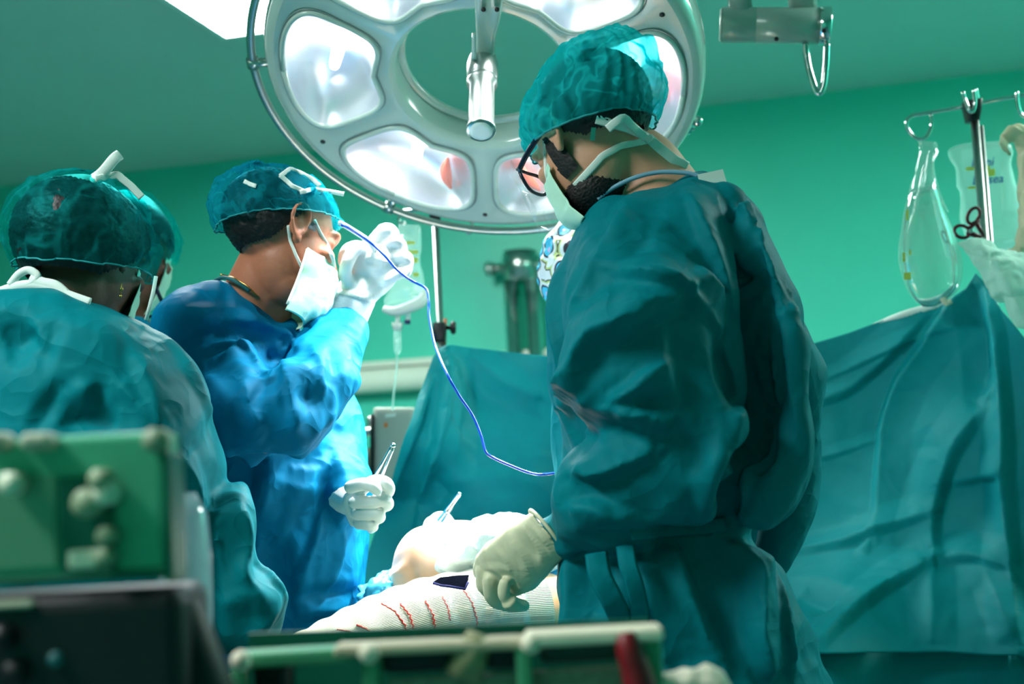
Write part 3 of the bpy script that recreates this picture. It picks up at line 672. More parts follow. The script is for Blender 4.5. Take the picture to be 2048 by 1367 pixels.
DL = [([(884, 700), (850, 800), (815, 900), (770, 1000), (735, 1080)], .035, .05, 1), ([(890, 705), (885, 800), (860, 930), (835, 1060)], .045, .045, 1), ([(872, 730), (845, 850), (800, 960)], -.03, .04),
      ([(905, 720), (915, 820), (910, 960), (900, 1050)], .03, .05), ([(930, 705), (1000, 760), (1090, 800)], .02, .05), ([(860, 940), (900, 980), (930, 1030)], -.018, .04), ([(835, 975), (1000, 955), (1090, 965)], .006, .03),
      ([(1948, 548), (1880, 640), (1800, 760), (1770, 850), (1752, 1065)], .028, .055, 1), ([(1946, 560), (1960, 700), (1975, 800)], -.035, .05), ([(1960, 555), (2005, 660), (2012, 800), (2022, 980), (2030, 1150), (2045, 1310)], .035, .05, -1),
      ([(1620, 810), (1700, 780), (1790, 700), (1860, 620)], .022, .05, 1), ([(1630, 770), (1740, 715), (1850, 670), (1930, 650)], .010, .025, 1), ([(1600, 930), (1700, 900), (1780, 870)], .006, .02, 1),
      ([(1570, 1110), (1690, 1090), (1750, 1065), (1865, 1030)], .022, .045, 1), ([(1870, 1115), (1865, 1050), (1880, 980), (1910, 900), (1975, 810)], .03, .06, 1), ([(1900, 965), (1970, 950), (2022, 945)], .016, .04, 1), ([(1860, 1125), (1930, 1112), (1980, 1125), (2030, 1150)], .016, .05, 1),
      ([(1865, 1125), (1800, 1160), (1730, 1205), (1670, 1260), (1630, 1300)], .028, .05, -1), ([(1860, 1130), (1868, 1220), (1862, 1300)], .018, .05), ([(1960, 1120), (2000, 1210), (2030, 1290)], .016, .04), ([(1590, 1190), (1640, 1200), (1680, 1215)], -.03, .06), ([(1760, 1060), (1720, 1110)], .012, .02)]
v = creases(v, f, DL)
dr = mk('surgical_drape', (v, f), M_drape, mods=solid(.003), label='large teal surgical drape hung between the two drip stands behind the surgeons', cat='drape')
ev = np.array(v).reshape(190, 330, 3)
hem = [Vector(ev[0, k]) + Vector((0, .004, -.004)) for k in range(205, 258)]
mk('white_hem', tube(hem, [.002 + .007 * math.sin(math.pi * k / (len(hem) - 1)) for k in range(len(hem))], 8), M_drapeback, dr)
# lower dark skirt of the drape (below its fold line)
lo = ev[-1, 168:]
lo2 = lo.copy(); lo2[:, 1] += .06; lo3 = lo2.copy(); lo3[:, 2] = .35
rows = [lo2 + (0, 0, .0), lo2 + (0, .004, -.06), lo2 * .5 + lo3 * .5, lo3]
k = lo.shape[0]; V = np.concatenate(rows); Fq = [(r * k + i, r * k + i + 1, (r + 1) * k + i + 1, (r + 1) * k + i) for r in range(3) for i in range(k - 1)]
mk('drape_skirt', (V, Fq), M_drape, dr, mods=solid(.003))
# white wrap knotted at the right pole
v, f = remesh([loft([(1912, 485, 1950, 478, 2.99, .03), (1925, 500, 2025, 500, 2.98, .07), (1945, 520, 2048, 515, 2.96, .09), (1965, 545, 2075, 545, 2.94, .10), (1995, 600, 2110, 600, 2.92, .09), (2030, 650, 2130, 660, 2.90, .05)], 28, 2.2)], .004, 3)
v = facet(v, f, .06, .010, 31); v = facet(v, f, .025, .003, 32)
v = creases(v, f, [([(1915, 488), (1960, 512), (2000, 515), (2030, 495)], .012, .02, 1), ([(1935, 515), (1985, 530), (2040, 525)], .012, .02), ([(1960, 480), (1972, 515)], .006, .015), ([(2000, 540), (2030, 600), (2048, 640)], .010, .02)])
mk('white_wrap', (v, f), sheer('wrap_white', rgb(190, 222, 212), base=.86, crease=.1, scale=14), label='translucent white wrap bunched around the foot of the right steel pole', cat='wrap')

# ------------------------------------------------------------------ people
def skin(name, c, n=.18): return mat(name, c, .48, noise=n, nscale=38, bump=.18, bscale=260, sss=.06)
SK_mid = skin('skin_tan', rgb(168, 104, 78)); SK_right = skin('skin_light', rgb(200, 146, 118)); SK_left = skin('skin_brown', rgb(112, 70, 54)); SK_pat = skin('skin_patient', rgb(226, 178, 150), .12)
M_hair = mat('black_hair', rgb(17, 15, 17), .5, noise=.3, nscale=120, bump=.6, bscale=160)
M_beard = mat('beard_hair', rgb(24, 20, 20), .6, noise=.3, nscale=200, bump=.8, bscale=240)
def crinkle(m, scale=8., dist=.016, strength=.6):
    nt = m.node_tree; b = nt.nodes['Principled BSDF']; tc = nt.nodes.new('ShaderNodeTexCoord'); old = b.inputs['Normal'].links[0].from_node if b.inputs['Normal'].links else None
    prev = None
    for sc, dd in ((scale, dist), (scale * 2.3, dist * .4)):
        n = nt.nodes.new('ShaderNodeTexNoise'); n.inputs['Scale'].default_value = sc; n.inputs['Detail'].default_value = 1.2; n.inputs['Distortion'].default_value = .5; nt.links.new(tc.outputs['Object'], n.inputs['Vector'])
        sb = nt.nodes.new('ShaderNodeMath'); sb.operation = 'SUBTRACT'; sb.inputs[1].default_value = .5; ab = nt.nodes.new('ShaderNodeMath'); ab.operation = 'ABSOLUTE'; nt.links.new(n.outputs[0], sb.inputs[0]); nt.links.new(sb.outputs[0], ab.inputs[0])
        bp = nt.nodes.new('ShaderNodeBump'); bp.invert = True; bp.inputs['Strength'].default_value = strength; bp.inputs['Distance'].default_value = dd * 2; nt.links.new(ab.outputs[0], bp.inputs['Height'])
        if prev: nt.links.new(prev.outputs[0], bp.inputs['Normal'])
        elif old: nt.links.new(old.outputs[0], bp.inputs['Normal'])
        prev = bp
    nt.links.new(prev.outputs[0], b.inputs['Normal']); return m
crinkle(M_drape, 5., .012, .45)
def gownmat(name, c): return crinkle(mat(name, c, .62, noise=.07, nscale=45, bump=.10, bscale=520, spec=.08))
G_right = gownmat('gown_teal', rgb(0, 112, 122)); G_mid = gownmat('gown_blue', rgb(0, 108, 150)); G_left = gownmat('gown_teal_blue', rgb(0, 112, 122)); G_far = gownmat('gown_far', rgb(10, 120, 150))
CAP1 = sheer('cap_right', rgb(30, 196, 200), .42, .38, 26); CAP2 = sheer('cap_mid', rgb(20, 150, 165), .34, .36, 30); CAP3 = sheer('cap_left', rgb(20, 150, 150), .13, .32, 17)
M_mask = mat('mask_mint', rgb(190, 232, 208), .7, noise=.04, nscale=80, bump=.15, bscale=500)
M_tape = mat('white_tape', rgb(222, 232, 226), .7, bump=.2, bscale=600)
M_glove = mat('glove_white', rgb(232, 234, 230), .5, noise=.03, nscale=60, bump=.08, bscale=200)
M_glove2 = mat('glove_latex', rgb(206, 202, 170), .5, noise=.05, nscale=60, bump=.08, bscale=200)
M_glass = clear('spectacle_lens', gloss=.10, rough=.02)
M_frame = mat('spectacle_frame', rgb(14, 24, 44), .25)
M_gold = mat('gold', rgb(200, 150, 80), .3, 1.)
class Head:
    """local axes: x his right, y forward, z up (metres)"""
    def __init__(s, px, py, d, f, tilt=0.):
        s.o = P(px, py, d); s.f = C3(*f).normalized(); u = (up - s.f * up.dot(s.f)).normalized(); r = s.f.cross(u)
        a = math.radians(tilt); s.u = u * math.cos(a) + r * math.sin(a); s.r = s.f.cross(s.u)
    def __call__(s, x, y, z): return s.o + s.r * x + s.f * y + s.u * z
    def ell(s, c, rx, ry, rz, **k): return ellipsoid(s(*c), [s.r * rx, s.f * ry, s.u * rz], **k)
    def parts(s):
        p = [s.ell((0, -.012, .028), .077, .100, .088), s.ell((0, .028, -.025), .064, .072, .088), s.ell((0, .040, -.082), .050, .048, .036), s.ell((0, .078, -.098), .022, .018, .016),
             s.ell((0, .084, .030), .050, .018, .013), s.ell((0, .088, -.062), .026, .014, .012)]
        p.append(tube([s(0, .092, .018), s(0, .106, -.010), s(0, .116, -.030), s(0, .100, -.038)], [.007, .010, .013, .010], 12, round_caps=True))
        for k in (-1, 1):
            p += [s.ell((k * .016, .098, -.036), .010, .011, .008), s.ell((k * .045, .070, -.022), .022, .020, .016), s.ell((k * .032, .078, .010), .016, .012, .010)]
            e = lambda y, z, x=.081: s(k * x, y, z)
            p.append(tube(spline([e(.010, -.005, .074), e(.012, .012), e(.004, .028, .087), e(-.012, .030, .090), e(-.022, .016, .091), e(-.020, -.006, .088), e(-.010, -.022, .084), e(.000, -.034, .080)], 4), .0048, 8, round_caps=True))
            p.append(s.ell((k * .078, .002, -.030), .007, .009, .011)); p.append(s.ell((k * .073, -.004, .003), .009, .017, .026))
            p.append(tube([e(.012, .000, .076), e(.010, -.014, .079), e(.002, -.020, .080)], .0045, 8, round_caps=True))
        return p
def hairline(y0, z0, y1, z1, y2, z2):
    return lambda x, y, z: z > np.interp(y, [y0, y1, y2, .075, .09], [z0, z1, z2, .07, .2])
def ell_patch(h, c, rx, ry, rz, keep, nu=150, nv=96, noise=0., seed=0):
    v, f = h.ell(c, rx, ry, rz, nu=nu, nv=nv); loc = (v - np.array(h.o)) @ np.array([h.r, h.f, h.u]).T
    k = np.array([keep(*q) for q in loc]); fk = [q for q in f if all(k[i] for i in q)]; us = sorted({i for q in fk for i in q}); mp = {a: b for b, a in enumerate(us)}
    v = v[us]
    if noise:
        rng = np.random.default_rng(seed); v = v + (v - np.array(h(*c))) * (rng.normal(size=(len(v), 1)) * noise)
    return v, [tuple(mp[i] for i in q) for q in fk]
def cap(h, c, rad, pole, pmax, seed, pleats=34, amp=.05, puff=None, nu=220, nv=90, crum=.0035, gather=.97):
    """bouffant cap: puffed sheet gathered into an elastic rim"""
    rng = np.random.default_rng(seed); pole = Vector(pole).normalized(); s, q = basis(pole); V = []
    ph1 = rng.uniform(0, 6.28, 6); kk = rng.integers(3, 9, 6); fr = pleats; pm = lambda th: pmax(th) if callable(pmax) else pmax
    for j in range(nv + 1):
        for i in range(nu):
            th = 2 * math.pi * i / nu; t = j / nv; ph = pm(th) * t
            dv = pole * math.cos(ph) + (s * math.cos(th) + q * math.sin(th)) * math.sin(ph)
            w_ = sum(math.sin(kk[m] * th + ph1[m] + 2.2 * t * (m - 2)) for m in range(6)) / 6
            tri = abs(((fr * th / (2 * math.pi) + .9 * w_) % 1) * 2 - 1)
            k = 1 + amp * (.25 + .75 * t) * (tri - .5) * (.5 + .8 * abs(w_)) + .045 * w_ * math.sin(math.pi * t)
            if puff: k += puff(dv.x, dv.y, dv.z) * min(1, (1 - t) * 5)
            if t > .88: k *= 1 - (1 - gather) * ((t - .88) / .12)
            V.append(h(c[0] + dv.x * rad[0] * k, c[1] + dv.y * rad[1] * k, c[2] + dv.z * rad[2] * k))
    f = np.array([(j * nu + i, j * nu + (i + 1) % nu, (j + 1) * nu + (i + 1) % nu, (j + 1) * nu + i) for j in range(nv) for i in range(nu)])
    v = arr(V)
    # keep the normals outward
    n_ = vnormals(v, f)
    if ((v - v.mean(0)) * n_).sum() < 0: f = f[:, ::-1]
    v = facet(v, f, .045, crum * 1.6, seed + 1, sharp=14); v = facet(v, f, .02, crum * .6, seed + 2, sharp=12)
    rim = [Vector(p) for p in v[nv * nu:(nv + 1) * nu]]; rim.append(rim[0])
    return (v, f), rim
def mask_patch(h, seed=0, zt=-.012, zb=-.128, az=78, bulge=.016):
    V = []; nu, nv = 60, 36
    for j in range(nv + 1):
        t = j / nv; z = zt + (zb - zt) * t
        for i in range(nu + 1):
            s_ = i / nu * 2 - 1; a = math.radians(az) * s_
            pl = .003 * abs(((t * 3.5) % 1) - .5) * 2 * (1 - s_ * s_)
            ry = .108 + bulge * math.sin(math.pi * min(1, t * .95 + .1)) * (1 - s_ * s_) - .028 * max(0, t - .7) / .3 - .012 * (t < .1)
            rx = .078 - .010 * t
            x = rx * math.sin(a); y = .010 + (ry - .010) * math.cos(a) + pl
            V.append(h(x, y, z + .018 * (s_ * s_) * (.5 - t) + .034 * (1 - s_ * s_) ** 2 * (1 - t)))
    n = nu + 1; f = [(j * n + i, j * n + i + 1, (j + 1) * n + i + 1, (j + 1) * n + i) for j in range(nv) for i in range(nu)]
    v = arr(V); v = facet(v, np.array(f), .03, .002, seed, sharp=10)
    return v, f
def legs(cx, cy, ztop, wx_=.10, facing=0.):
    """trousers-covered legs and feet down to the floor"""
    p = []; fx, fy = math.cos(facing), math.sin(facing); sx, sy = -fy, fx
    for k in (-1, 1):
        bx, by = cx + sx * wx_ * k, cy + sy * wx_ * k
        p.append(tube([Vector((bx, by, ztop)), Vector((bx, by, .75)), Vector((bx + fx * .015, by + fy * .015, .5)), Vector((bx, by, .3)), Vector((bx, by, .08))], [.075, .07, .055, .05, .04], 14, round_caps=True))
        p.append(ellipsoid(Vector((bx + fx * .07, by + fy * .07, .045)), [Vector((fx, fy, 0)) * .135, Vector((sx, sy, 0)) * .05, Vector((0, 0, .045))]))
    return p
def finger(pts, r=.0115): return pxtube([(a, b, d, r * (1 if i < len(pts) - 1 else .88)) for i, (a, b, d) in enumerate(pts)], 12, 5)
def gown(parts, voxel, fac, lines, it=5, fol=((.12, .010, 5), (.05, .0035, 6))):
    v, f = remesh(parts, voxel, it)
    for (size, amp, seed, st) in fac: v = facet(v, f, size, amp, seed, stretch=st, sharp=11)
    for (size, amp, seed) in fol: v = folds(v, f, size, amp, seed, stretch=(1, 1, 1.4))
    v = creases(v, f, lines); v, f = remesh([(v, f)], voxel * .85, 1)
    return v, f
def bvh(v, f): return BVHTree.FromPolygons(np.asarray(v).tolist(), [tuple(int(i) for i in q) for q in f])
def lay(pxs, tree, lift=.003, dmax=9):
    """points of a pixel polyline laid on a surface"""
    out = []; last = None
    for (x, y) in pxs:
        r = ray(x, y).normalized(); h = tree.ray_cast(CAM, r, dmax)
        if h[0] is not None: p = h[0] - r * lift; last = (p - CAM).length
        elif last: p = CAM + r * last
        else: p = None
        out.append(p)
    nx = next((p for p in out if p is not None), None)
    return [p if p is not None else CAM + ray(*q).normalized() * (nx - CAM).length for p, q in zip(out, pxs)]
def dense(pl, step=12):
    out = []
    for a, b in zip(pl[:-1], pl[1:]):
        m = max(1, int(math.dist(a, b) / step)); out += [(a[0] + (b[0] - a[0]) * k / m, a[1] + (b[1] - a[1]) * k / m) for k in range(m)]
    return out + [pl[-1]]

# ============ surgeon on the right (back to us, looking down)
o = P(1350, 1200, 2.22); man = thing('person', 'person in a dark teal gown, glasses and turquoise cap, bending over the bandaged leg', 'person', (o.x, o.y, 0))
h = Head(1182, 270, 2.20, (-.50, -.60, .62), tilt=0)
arm = [(1296, 500, 2.12, .078), (1278, 610, 2.03, .104), (1290, 760, 1.99, .108), (1345, 880, 1.99, .104), (1265, 965, 2.02, .092), (1175, 1025, 2.07, .064), (1118, 1056, 2.105, .042)]
neck = [(1205, 285, 2.22, .060), (1250, 320, 2.22, .064), (1290, 360, 2.22, .070), (1310, 430, 2.22, .10)]
body = h.parts() + [pxtube(neck, 20)] + [loft([(1215, 470, 1440, 450, 2.22, .25), (1180, 560, 1480, 560, 2.22, .28), (1190, 800, 1490, 800, 2.23, .26), (1200, 1060, 1430, 1060, 2.23, .22), (1190, 1300, 1480, 1300, 2.23, .24)], 28)] + [pxtube([(x, y, d + .01, r * .55) for x, y, d, r in arm] + [(1040, 1100, 2.17, .03)], 14)] + legs(o.x, o.y, .9, .075, 2.4)
bvv, bff = remesh(body, .0042, 3); mk('body', (bvv, bff), SK_right, man); tb = bvh(bvv, bff)
mk('hair', ell_patch(h, (0, -.016, .026), .087, .112, .092, hairline(-.11, -.055, -.035, -.042, .02, .02), noise=.008), M_hair, man)
(cv, cf), rim = cap(h, (0, -.016, .026), (.098, .126, .102), (0, -.50, 1), lambda th: 1.90, 11, pleats=30, amp=.07, puff=lambda x, y, z: .20 * max(0, -y - .05) ** 1.5 + .04 * max(0, z))
c_ = mk('surgical_cap', (cv, cf), CAP1, man, label='turquoise see-through bouffant cap'); mk('elastic_rim', tube(rim, .0016, 6), mat('cap_elastic', rgb(20, 140, 145), .7, bump=.3, bscale=400), c_)
mk('beard', ell_patch(h, (0, .038, -.080), .0540, .053, .041, lambda x, y, z: z < -.045 and y < .088 and z < -.035 - .3 * (y - .05), noise=.012, seed=3), M_beard, man)
mk('sideburn', ell_patch(h, (0, .020, -.020), .0735, .080, .090, lambda x, y, z: x < -.05 and .0 < y < .036 and -.07 < z < .03, noise=.006, seed=4), M_beard, man)
ms = mk('face_mask', mask_patch(h, 5, zt=-.034, zb=-.130, az=66, bulge=.012), M_mask, man, mods=solid(.0012))
mtree = tb
def strap(pl, w_, par, m=None, lift=.003, tree=None, name='strap'): return mk(name, ribbon(lay(dense(pl, 14), tree or tb, lift), w_, .0009, 3), m or M_tape, par)
strap([(1150, 372), (1175, 345), (1205, 312), (1240, 292), (1285, 283), (1302, 281)], .011, ms)
strap([(1296, 276), (1318, 296), (1345, 318), (1374, 334)], .017, ms, lift=.006)
strap([(1192, 238), (1220, 246), (1255, 256), (1290, 272), (1302, 281)], .014, ms, lift=.012)
strap([(1215, 258), (1232, 244), (1248, 236), (1262, 250), (1292, 276)], .013, ms, lift=.022)
strap([(1089, 282), (1090, 310), (1092, 345), (1100, 375)], .0055, ms, lift=.004)
mk('green_tab', box(P(1186, 268, 2.085), [C3(.0035, 0, 0), C3(.001, .0095, 0), C3(0, 0, .001)]), mat('green_tab', rgb(20, 120, 105), .5), man, smooth=False)
gl = mk('spectacles', join(tube(spline([h(-.083, .005, .012), h(-.080, .06, .012), h(-.074, .100, .010)], 6), .0032, 8, flat=1.8, wdir=h.u), tube(spline([h(.083, .005, .012), h(.080, .06, .012), h(.074, .100, .010)], 6), .0032, 8), *[tube(spline([h(k * .072, .101, .012), h(k * .066, .108, .020), h(k * .040, .116, .022), h(k * .014, .118, .016), h(k * .012, .118, -.008), h(k * .030, .117, -.022), h(k * .056, .112, -.020), h(k * .070, .104, -.006), h(k * .072, .101, .012)], 5), .0028, 8) for k in (-1, 1)], tube([h(.014, .118, .010), h(0, .121, .012), h(-.014, .118, .010)], .0025, 8)), M_frame, man)
for k in (-1, 1): mk('lens', ell_patch(h, (k * .042, .112, .0), .029, .004, .021, lambda x, y, z: y > .111, nu=24, nv=16), M_glass, gl)
sv = [h(.085 * math.sin(a), .055 + .105 * math.cos(a), z) for z in (.035, .01, -.02, -.045, -.07) for a in np.linspace(-1.1, 1.1, 25)]
mk('face_shield', (arr(sv), [(r * 25 + i, r * 25 + i + 1, (r + 1) * 25 + i + 1, (r + 1) * 25 + i) for r in range(4) for i in range(24)]), clear('shield_film', gloss=.06, rough=.03, milk=.05), man, mods=solid(.0006))
torso = loft([(1225, 405, 1395, 352, 2.22, .15), (1180, 425, 1440, 382, 2.22, .25), (1158, 470, 1490, 440, 2.22, .36), (1126, 560, 1545, 555, 2.22, .42), (1102, 640, 1585, 640, 2.22, .44), (1096, 760, 1590, 770, 2.22, .44), (1112, 870, 1588, 890, 2.22, .42), (1125, 1000, 1550, 1005, 2.22, .39), (1112, 1075, 1505, 1070, 2.22, .37), (1108, 1140, 1555, 1130, 2.22, .40), (1108, 1230, 1595, 1220, 2.22, .44), (1102, 1367, 1645, 1367, 2.21, .45), (1085, 1700, 1715, 1700, 2.19, .44), (1080, 2000, 1730, 2000, 2.19, .44)], 40, 2.5)
flap = loft([(1425, 365, 1468, 388, 2.16, .10), (1478, 440, 1508, 452, 2.10, .12), (1506, 540, 1556, 556, 2.08, .14), (1522, 640, 1600, 640, 2.08, .16), (1530, 700, 1620, 694, 2.08, .18), (1534, 800, 1606, 800, 2.08, .18), (1515, 890, 1612, 900, 2.07, .18), (1478, 970, 1580, 1000, 2.06, .16), (1450, 1030, 1530, 1050, 2.06, .12)], 20, 2.6)
far = pxtube([(1500, 620, 2.30, .07), (1545, 760, 2.34, .066), (1565, 870, 2.36, .06), (1580, 960, 2.38, .062), (1575, 1040, 2.36, .052), (1545, 1120, 2.34, .04)], 16)
RL = [([(1368, 381), (1396, 443), (1454, 607), (1470, 635)], .014, .028, 1), ([(1384, 529), (1420, 575), (1450, 611)], .014, .028, -1), ([(1229, 543), (1310, 566), (1364, 590), (1409, 631)], .020, .04, 1), ([(1130, 815), (1160, 745), (1200, 689), (1280, 638), (1362, 592)], .034, .06, 1),
      ([(1229, 470), (1226, 668)], -.008, .018), ([(1270, 365), (1233, 468), (1180, 560), (1142, 615)], .016, .04, 1), ([(1216, 804), (1280, 755), (1343, 718)], .016, .03, -1), ([(1235, 800), (1290, 812), (1345, 812)], -.008, .03), ([(1220, 815), (1300, 825), (1362, 835)], .018, .03, -1),
      ([(1165, 660), (1155, 710), (1150, 760)], -.014, .05), ([(1110, 520), (1118, 640), (1135, 760)], .016, .03), ([(1474, 400), (1496, 520), (1510, 640), (1526, 740), (1530, 810), (1510, 890), (1470, 960), (1440, 1035)], -.055, .036), ([(1490, 400), (1520, 520), (1534, 640), (1552, 740), (1556, 810), (1538, 890), (1500, 960), (1470, 1035)], .018, .03, -1),
      ([(1145, 952), (1230, 935), (1316, 904)], .022, .04, 1), ([(1150, 872), (1220, 866), (1290, 885)], -.026, .05), ([(1135, 1013), (1193, 1008), (1270, 1033)], .018, .035, -1), ([(1340, 650), (1375, 760), (1400, 880), (1380, 960)], -.022, .045), ([(1420, 640), (1455, 760), (1470, 880)], .014, .04, 1),
      ([(1540, 600), (1556, 720), (1560, 860)], .012, .02, 1), ([(1566, 600), (1585, 720), (1590, 860)], .012, .02, 1), ([(1512, 560), (1545, 640), (1552, 800)], .010, .02), ([(1500, 470), (1545, 570), (1580, 650)], .010, .02, 1),
      ([(1262, 1064), (1350, 1062), (1452, 1046)], -.022, .03), ([(1278, 1075), (1278, 1156), (1300, 1225), (1330, 1340)], .022, .04, 1), ([(1335, 1075), (1378, 1195), (1451, 1333)], .024, .05, -1), ([(1432, 1075), (1493, 1148), (1501, 1264), (1532, 1367)], .030, .05, 1), ([(1547, 1141), (1551, 1241), (1580, 1367)], .016, .03, 1), ([(1493, 1148), (1530, 1130)], .012, .03),
      ([(1390, 1080), (1440, 1180), (1480, 1300)], -.022, .04), ([(1140, 1100), (1150, 1200), (1140, 1367)], .018, .035), ([(1200, 1110), (1190, 1230)], -.03, .05), ([(1230, 1110), (1250, 1240)], .014, .03)]
RL = [(l[0], l[1] * (1.55 if l[1] > 0 else (1.2 if l[2] == .036 else .75))) + tuple(l[2:]) for l in RL]
gv, gf = gown([torso, pxtube(arm, 9, 2), flap, far], .0048, [(.16, .010, 41, (1, 1, 1.3))], RL, fol=((.17, .016, 43), (.07, .0045, 44)))
gw = mk('surgical_gown', (gv, gf), G_right, man, label='dark teal surgical gown open at the back'); tg = bvh(gv, gf)
mk('collar_edge', tube(spline(lay([(1195, 398), (1225, 376), (1270, 355), (1320, 344), (1375, 346), (1395, 352)], tg, .002), 6), .0035, 8), mat('collar_lining', rgb(120, 165, 190), .6), gw)
mk('neck_tab', box(P(1424, 357, 2.12), [C3(.019, .004, 0), C3(-.003, .010, 0), C3(0, 0, .001)]), M_tape, gw, smooth=False)
mk('waist_tie', ribbon(lay(dense([(1262, 1066), (1320, 1060), (1380, 1056), (1452, 1048)], 12), tg, .006), .022, .0014, 3), G_right, gw)
mk('waist_tie', ribbon([P(1192, 1105, 1.97), P(1200, 1150, 1.95), P(1225, 1200, 1.95), P(1240, 1235, 1.97), P(1238, 1260, 1.98)], .032, .0014), G_right, gw)
mk('waist_tie', ribbon([P(1250, 1090, 1.97), P(1256, 1130, 1.95), P(1272, 1180, 1.95), P(1280, 1240, 1.97), P(1276, 1290, 1.98)], .026, .0014), G_right, gw)
# printed inner collar under his chin hides the fourth person; his gloved left hand
g = [loft([(1062, 1022, 1132, 1112, 2.11, .085), (1036, 1040, 1112, 1134, 2.13, .078), (1006, 1062, 1090, 1158, 2.15, .074), (978, 1084, 1066, 1178, 2.17, .068), (960, 1104, 1040, 1190, 2.19, .058), (956, 1122, 1010, 1192, 2.21, .05)], 28, 2.3),
     finger([(968, 1116, 2.20), (950 + 12, 1140, 2.22), (985, 1165, 2.25), (1010, 1175, 2.26)], .0125), finger([(966, 1140, 2.20), (972, 1172, 2.21), (996, 1192, 2.24), (1020, 1192, 2.25)], .0125), finger([(980, 1160, 2.18), (985, 1190, 2.19), (1010, 1206, 2.21), (1042, 1207, 2.22)], .0125), finger([(1010, 1168, 2.15), (1008, 1192, 2.15), (1026, 1208, 2.16), (1048, 1211, 2.17)], .0115), finger([(1040, 1130, 2.24), (1010, 1160, 2.27), (990, 1180, 2.28)], .0125)]
v, f = remesh(g, .0026, 3); v = facet(v, f, .04, .0022, 51, sharp=12)
v = creases(v, f, [([(1020, 1075), (1050, 1115), (1062, 1160)], .004, .014), ([(1045, 1045), (1080, 1095), (1095, 1130)], .005, .012), ([(1050, 1035), (1095, 1085), (1110, 1115)], .004, .008), ([(960, 1140), (1000, 1130), (1030, 1145)], .003, .012), ([(985, 1090), (1010, 1115), (1035, 1165)], .003, .01), ([(970, 1165), (1010, 1160), (1040, 1175)], -.003, .01)])
gl_ = mk('glove', (v, f), M_glove2, man, label='cream latex glove pressing on the bandage')
mk('cuff_edge', tube([P(1132 + (1062 - 1132) * .5 + 58 * math.cos(a) * .62 - 8 * math.sin(a), 1066 + 58 * math.sin(math.pi + a) * .0 - 58 * math.cos(a) * -.80, 2.11 + .045 * math.sin(a)) for a in np.linspace(0, 2 * math.pi, 33)], .003, 8), M_glove2, gl_)

# ============ surgeon in the middle (profile, hand raised)
o = P(520, 1200, 2.62); man = thing('person', 'person in a bright blue gown raising a white gloved hand beside the drip bag', 'person', (o.x, o.y, 0))
h = Head(563, 474, 2.55, (.80, -.38, .44), tilt=-16)
arm = [(425, 680, 2.56, .082), (460, 770, 2.47, .094), (516, 852, 2.35, .086), (600, 800, 2.38, .078), (652, 728, 2.49, .063), (684, 672, 2.575, .050)]
neck = [(555, 500, 2.56, .058), (530, 560, 2.57, .062), (515, 600, 2.58, .066), (495, 660, 2.6, .10)]
arm2 = [(600, 760, 2.72, .08), (660, 900, 2.62, .075), (690, 990, 2.52, .055)]
body = h.parts() + [pxtube(neck, 20)] + [loft([(380, 690, 590, 740, 2.62, .26), (370, 820, 630, 820, 2.65, .28), (390, 1050, 680, 1050, 2.62, .26), (400, 1300, 660, 1300, 2.62, .28)], 28)] + [pxtube([(x, y, d + .01, r * .55) for x, y, d, r in arm] + [(712, 620, 2.62, .028)], 14), pxtube([(x, y, d, r * .55) for x, y, d, r in arm2], 14)] + legs(o.x, o.y, .9, .075, .6)
bvv, bff = remesh(body, .0040, 2); mk('body', (bvv, bff), SK_mid, man); tb = bvh(bvv, bff)
mk('hair', ell_patch(h, (0, -.014, .030), .084, .107, .090, hairline(-.11, -.072, -.035, -.040, .0, .02), noise=.008), M_hair, man)
mk('sideburn', ell_patch(h, (0, .020, -.012), .0735, .080, .095, lambda x, y, z: x > .05 and .012 < y < .034 and .0 < z < .06, noise=.006, seed=4), M_hair, man)
(cv, cf), rim = cap(h, (0, -.016, .030), (.092, .120, .096), (0, -.50, 1), lambda th: 1.70, 31, pleats=34, amp=.08, puff=lambda x, y, z: .10 * max(0, -y - .3))
c_ = mk('surgical_cap', (cv, cf), CAP2, man, label='blue see-through cap knotted above the ear'); mk('elastic_rim', tube(rim, .0014, 6), MATS['cap_elastic'], c_)
ct = bvh(cv, cf)
for pl in ([(560, 352), (580, 338), (600, 345), (625, 358), (640, 372)], [(488, 362), (500, 368), (512, 372)], [(600, 385), (625, 378), (655, 382), (688, 388)], [(560, 350), (585, 372), (612, 384)]): mk('tie', ribbon(lay(dense(pl, 10), ct, .004), .008, .0008, 3), M_tape, c_)
mk('knot', ball(lay([(622, 376)], ct, .006)[0], .009), CAP2, c_)
ms = mk('face_mask', mask_patch(h, 9, zt=-.046, zb=-.150, az=80, bulge=.016), M_mask, man, mods=solid(.0012))
mt = bvh(*mask_patch(h, 9, zt=-.046, zb=-.150, az=80, bulge=.016))
strap([(576, 450), (580, 480), (592, 510), (606, 540)], .0055, ms); strap([(628, 440), (640, 465), (655, 490), (666, 520), (668, 545)], .0065, ms)
mk('mask_edge', tube(spline([h(.0765, .026, -.040), h(.0755, .026, -.06), h(.071, .026, -.10), h(.067, .022, -.148)], 6), .0026, 8), M_tape, ms)
mk('necklace', tube(spline(lay(dense([(440, 548), (470, 556), (495, 572), (515, 592)], 8), tb, .002), 2), .0016, 6), M_gold, man)
torso = loft([(448, 560, 572, 636, 2.59, .14), (395, 580, 598, 672, 2.60, .28), (332, 625, 612, 712, 2.62, .38), (318, 720, 640, 760, 2.64, .41), (315, 820, 676, 826, 2.64, .41), (322, 920, 706, 930, 2.63, .40), (345, 1020, 730, 1030, 2.63, .36), (370, 1110, 734, 1110, 2.63, .35), (385, 1200, 716, 1200, 2.63, .35), (390, 1300, 690, 1290, 2.63, .35), (385, 1700, 700, 1700, 2.63, .35), (385, 1950, 705, 1950, 2.63, .35)], 40, 2.4)
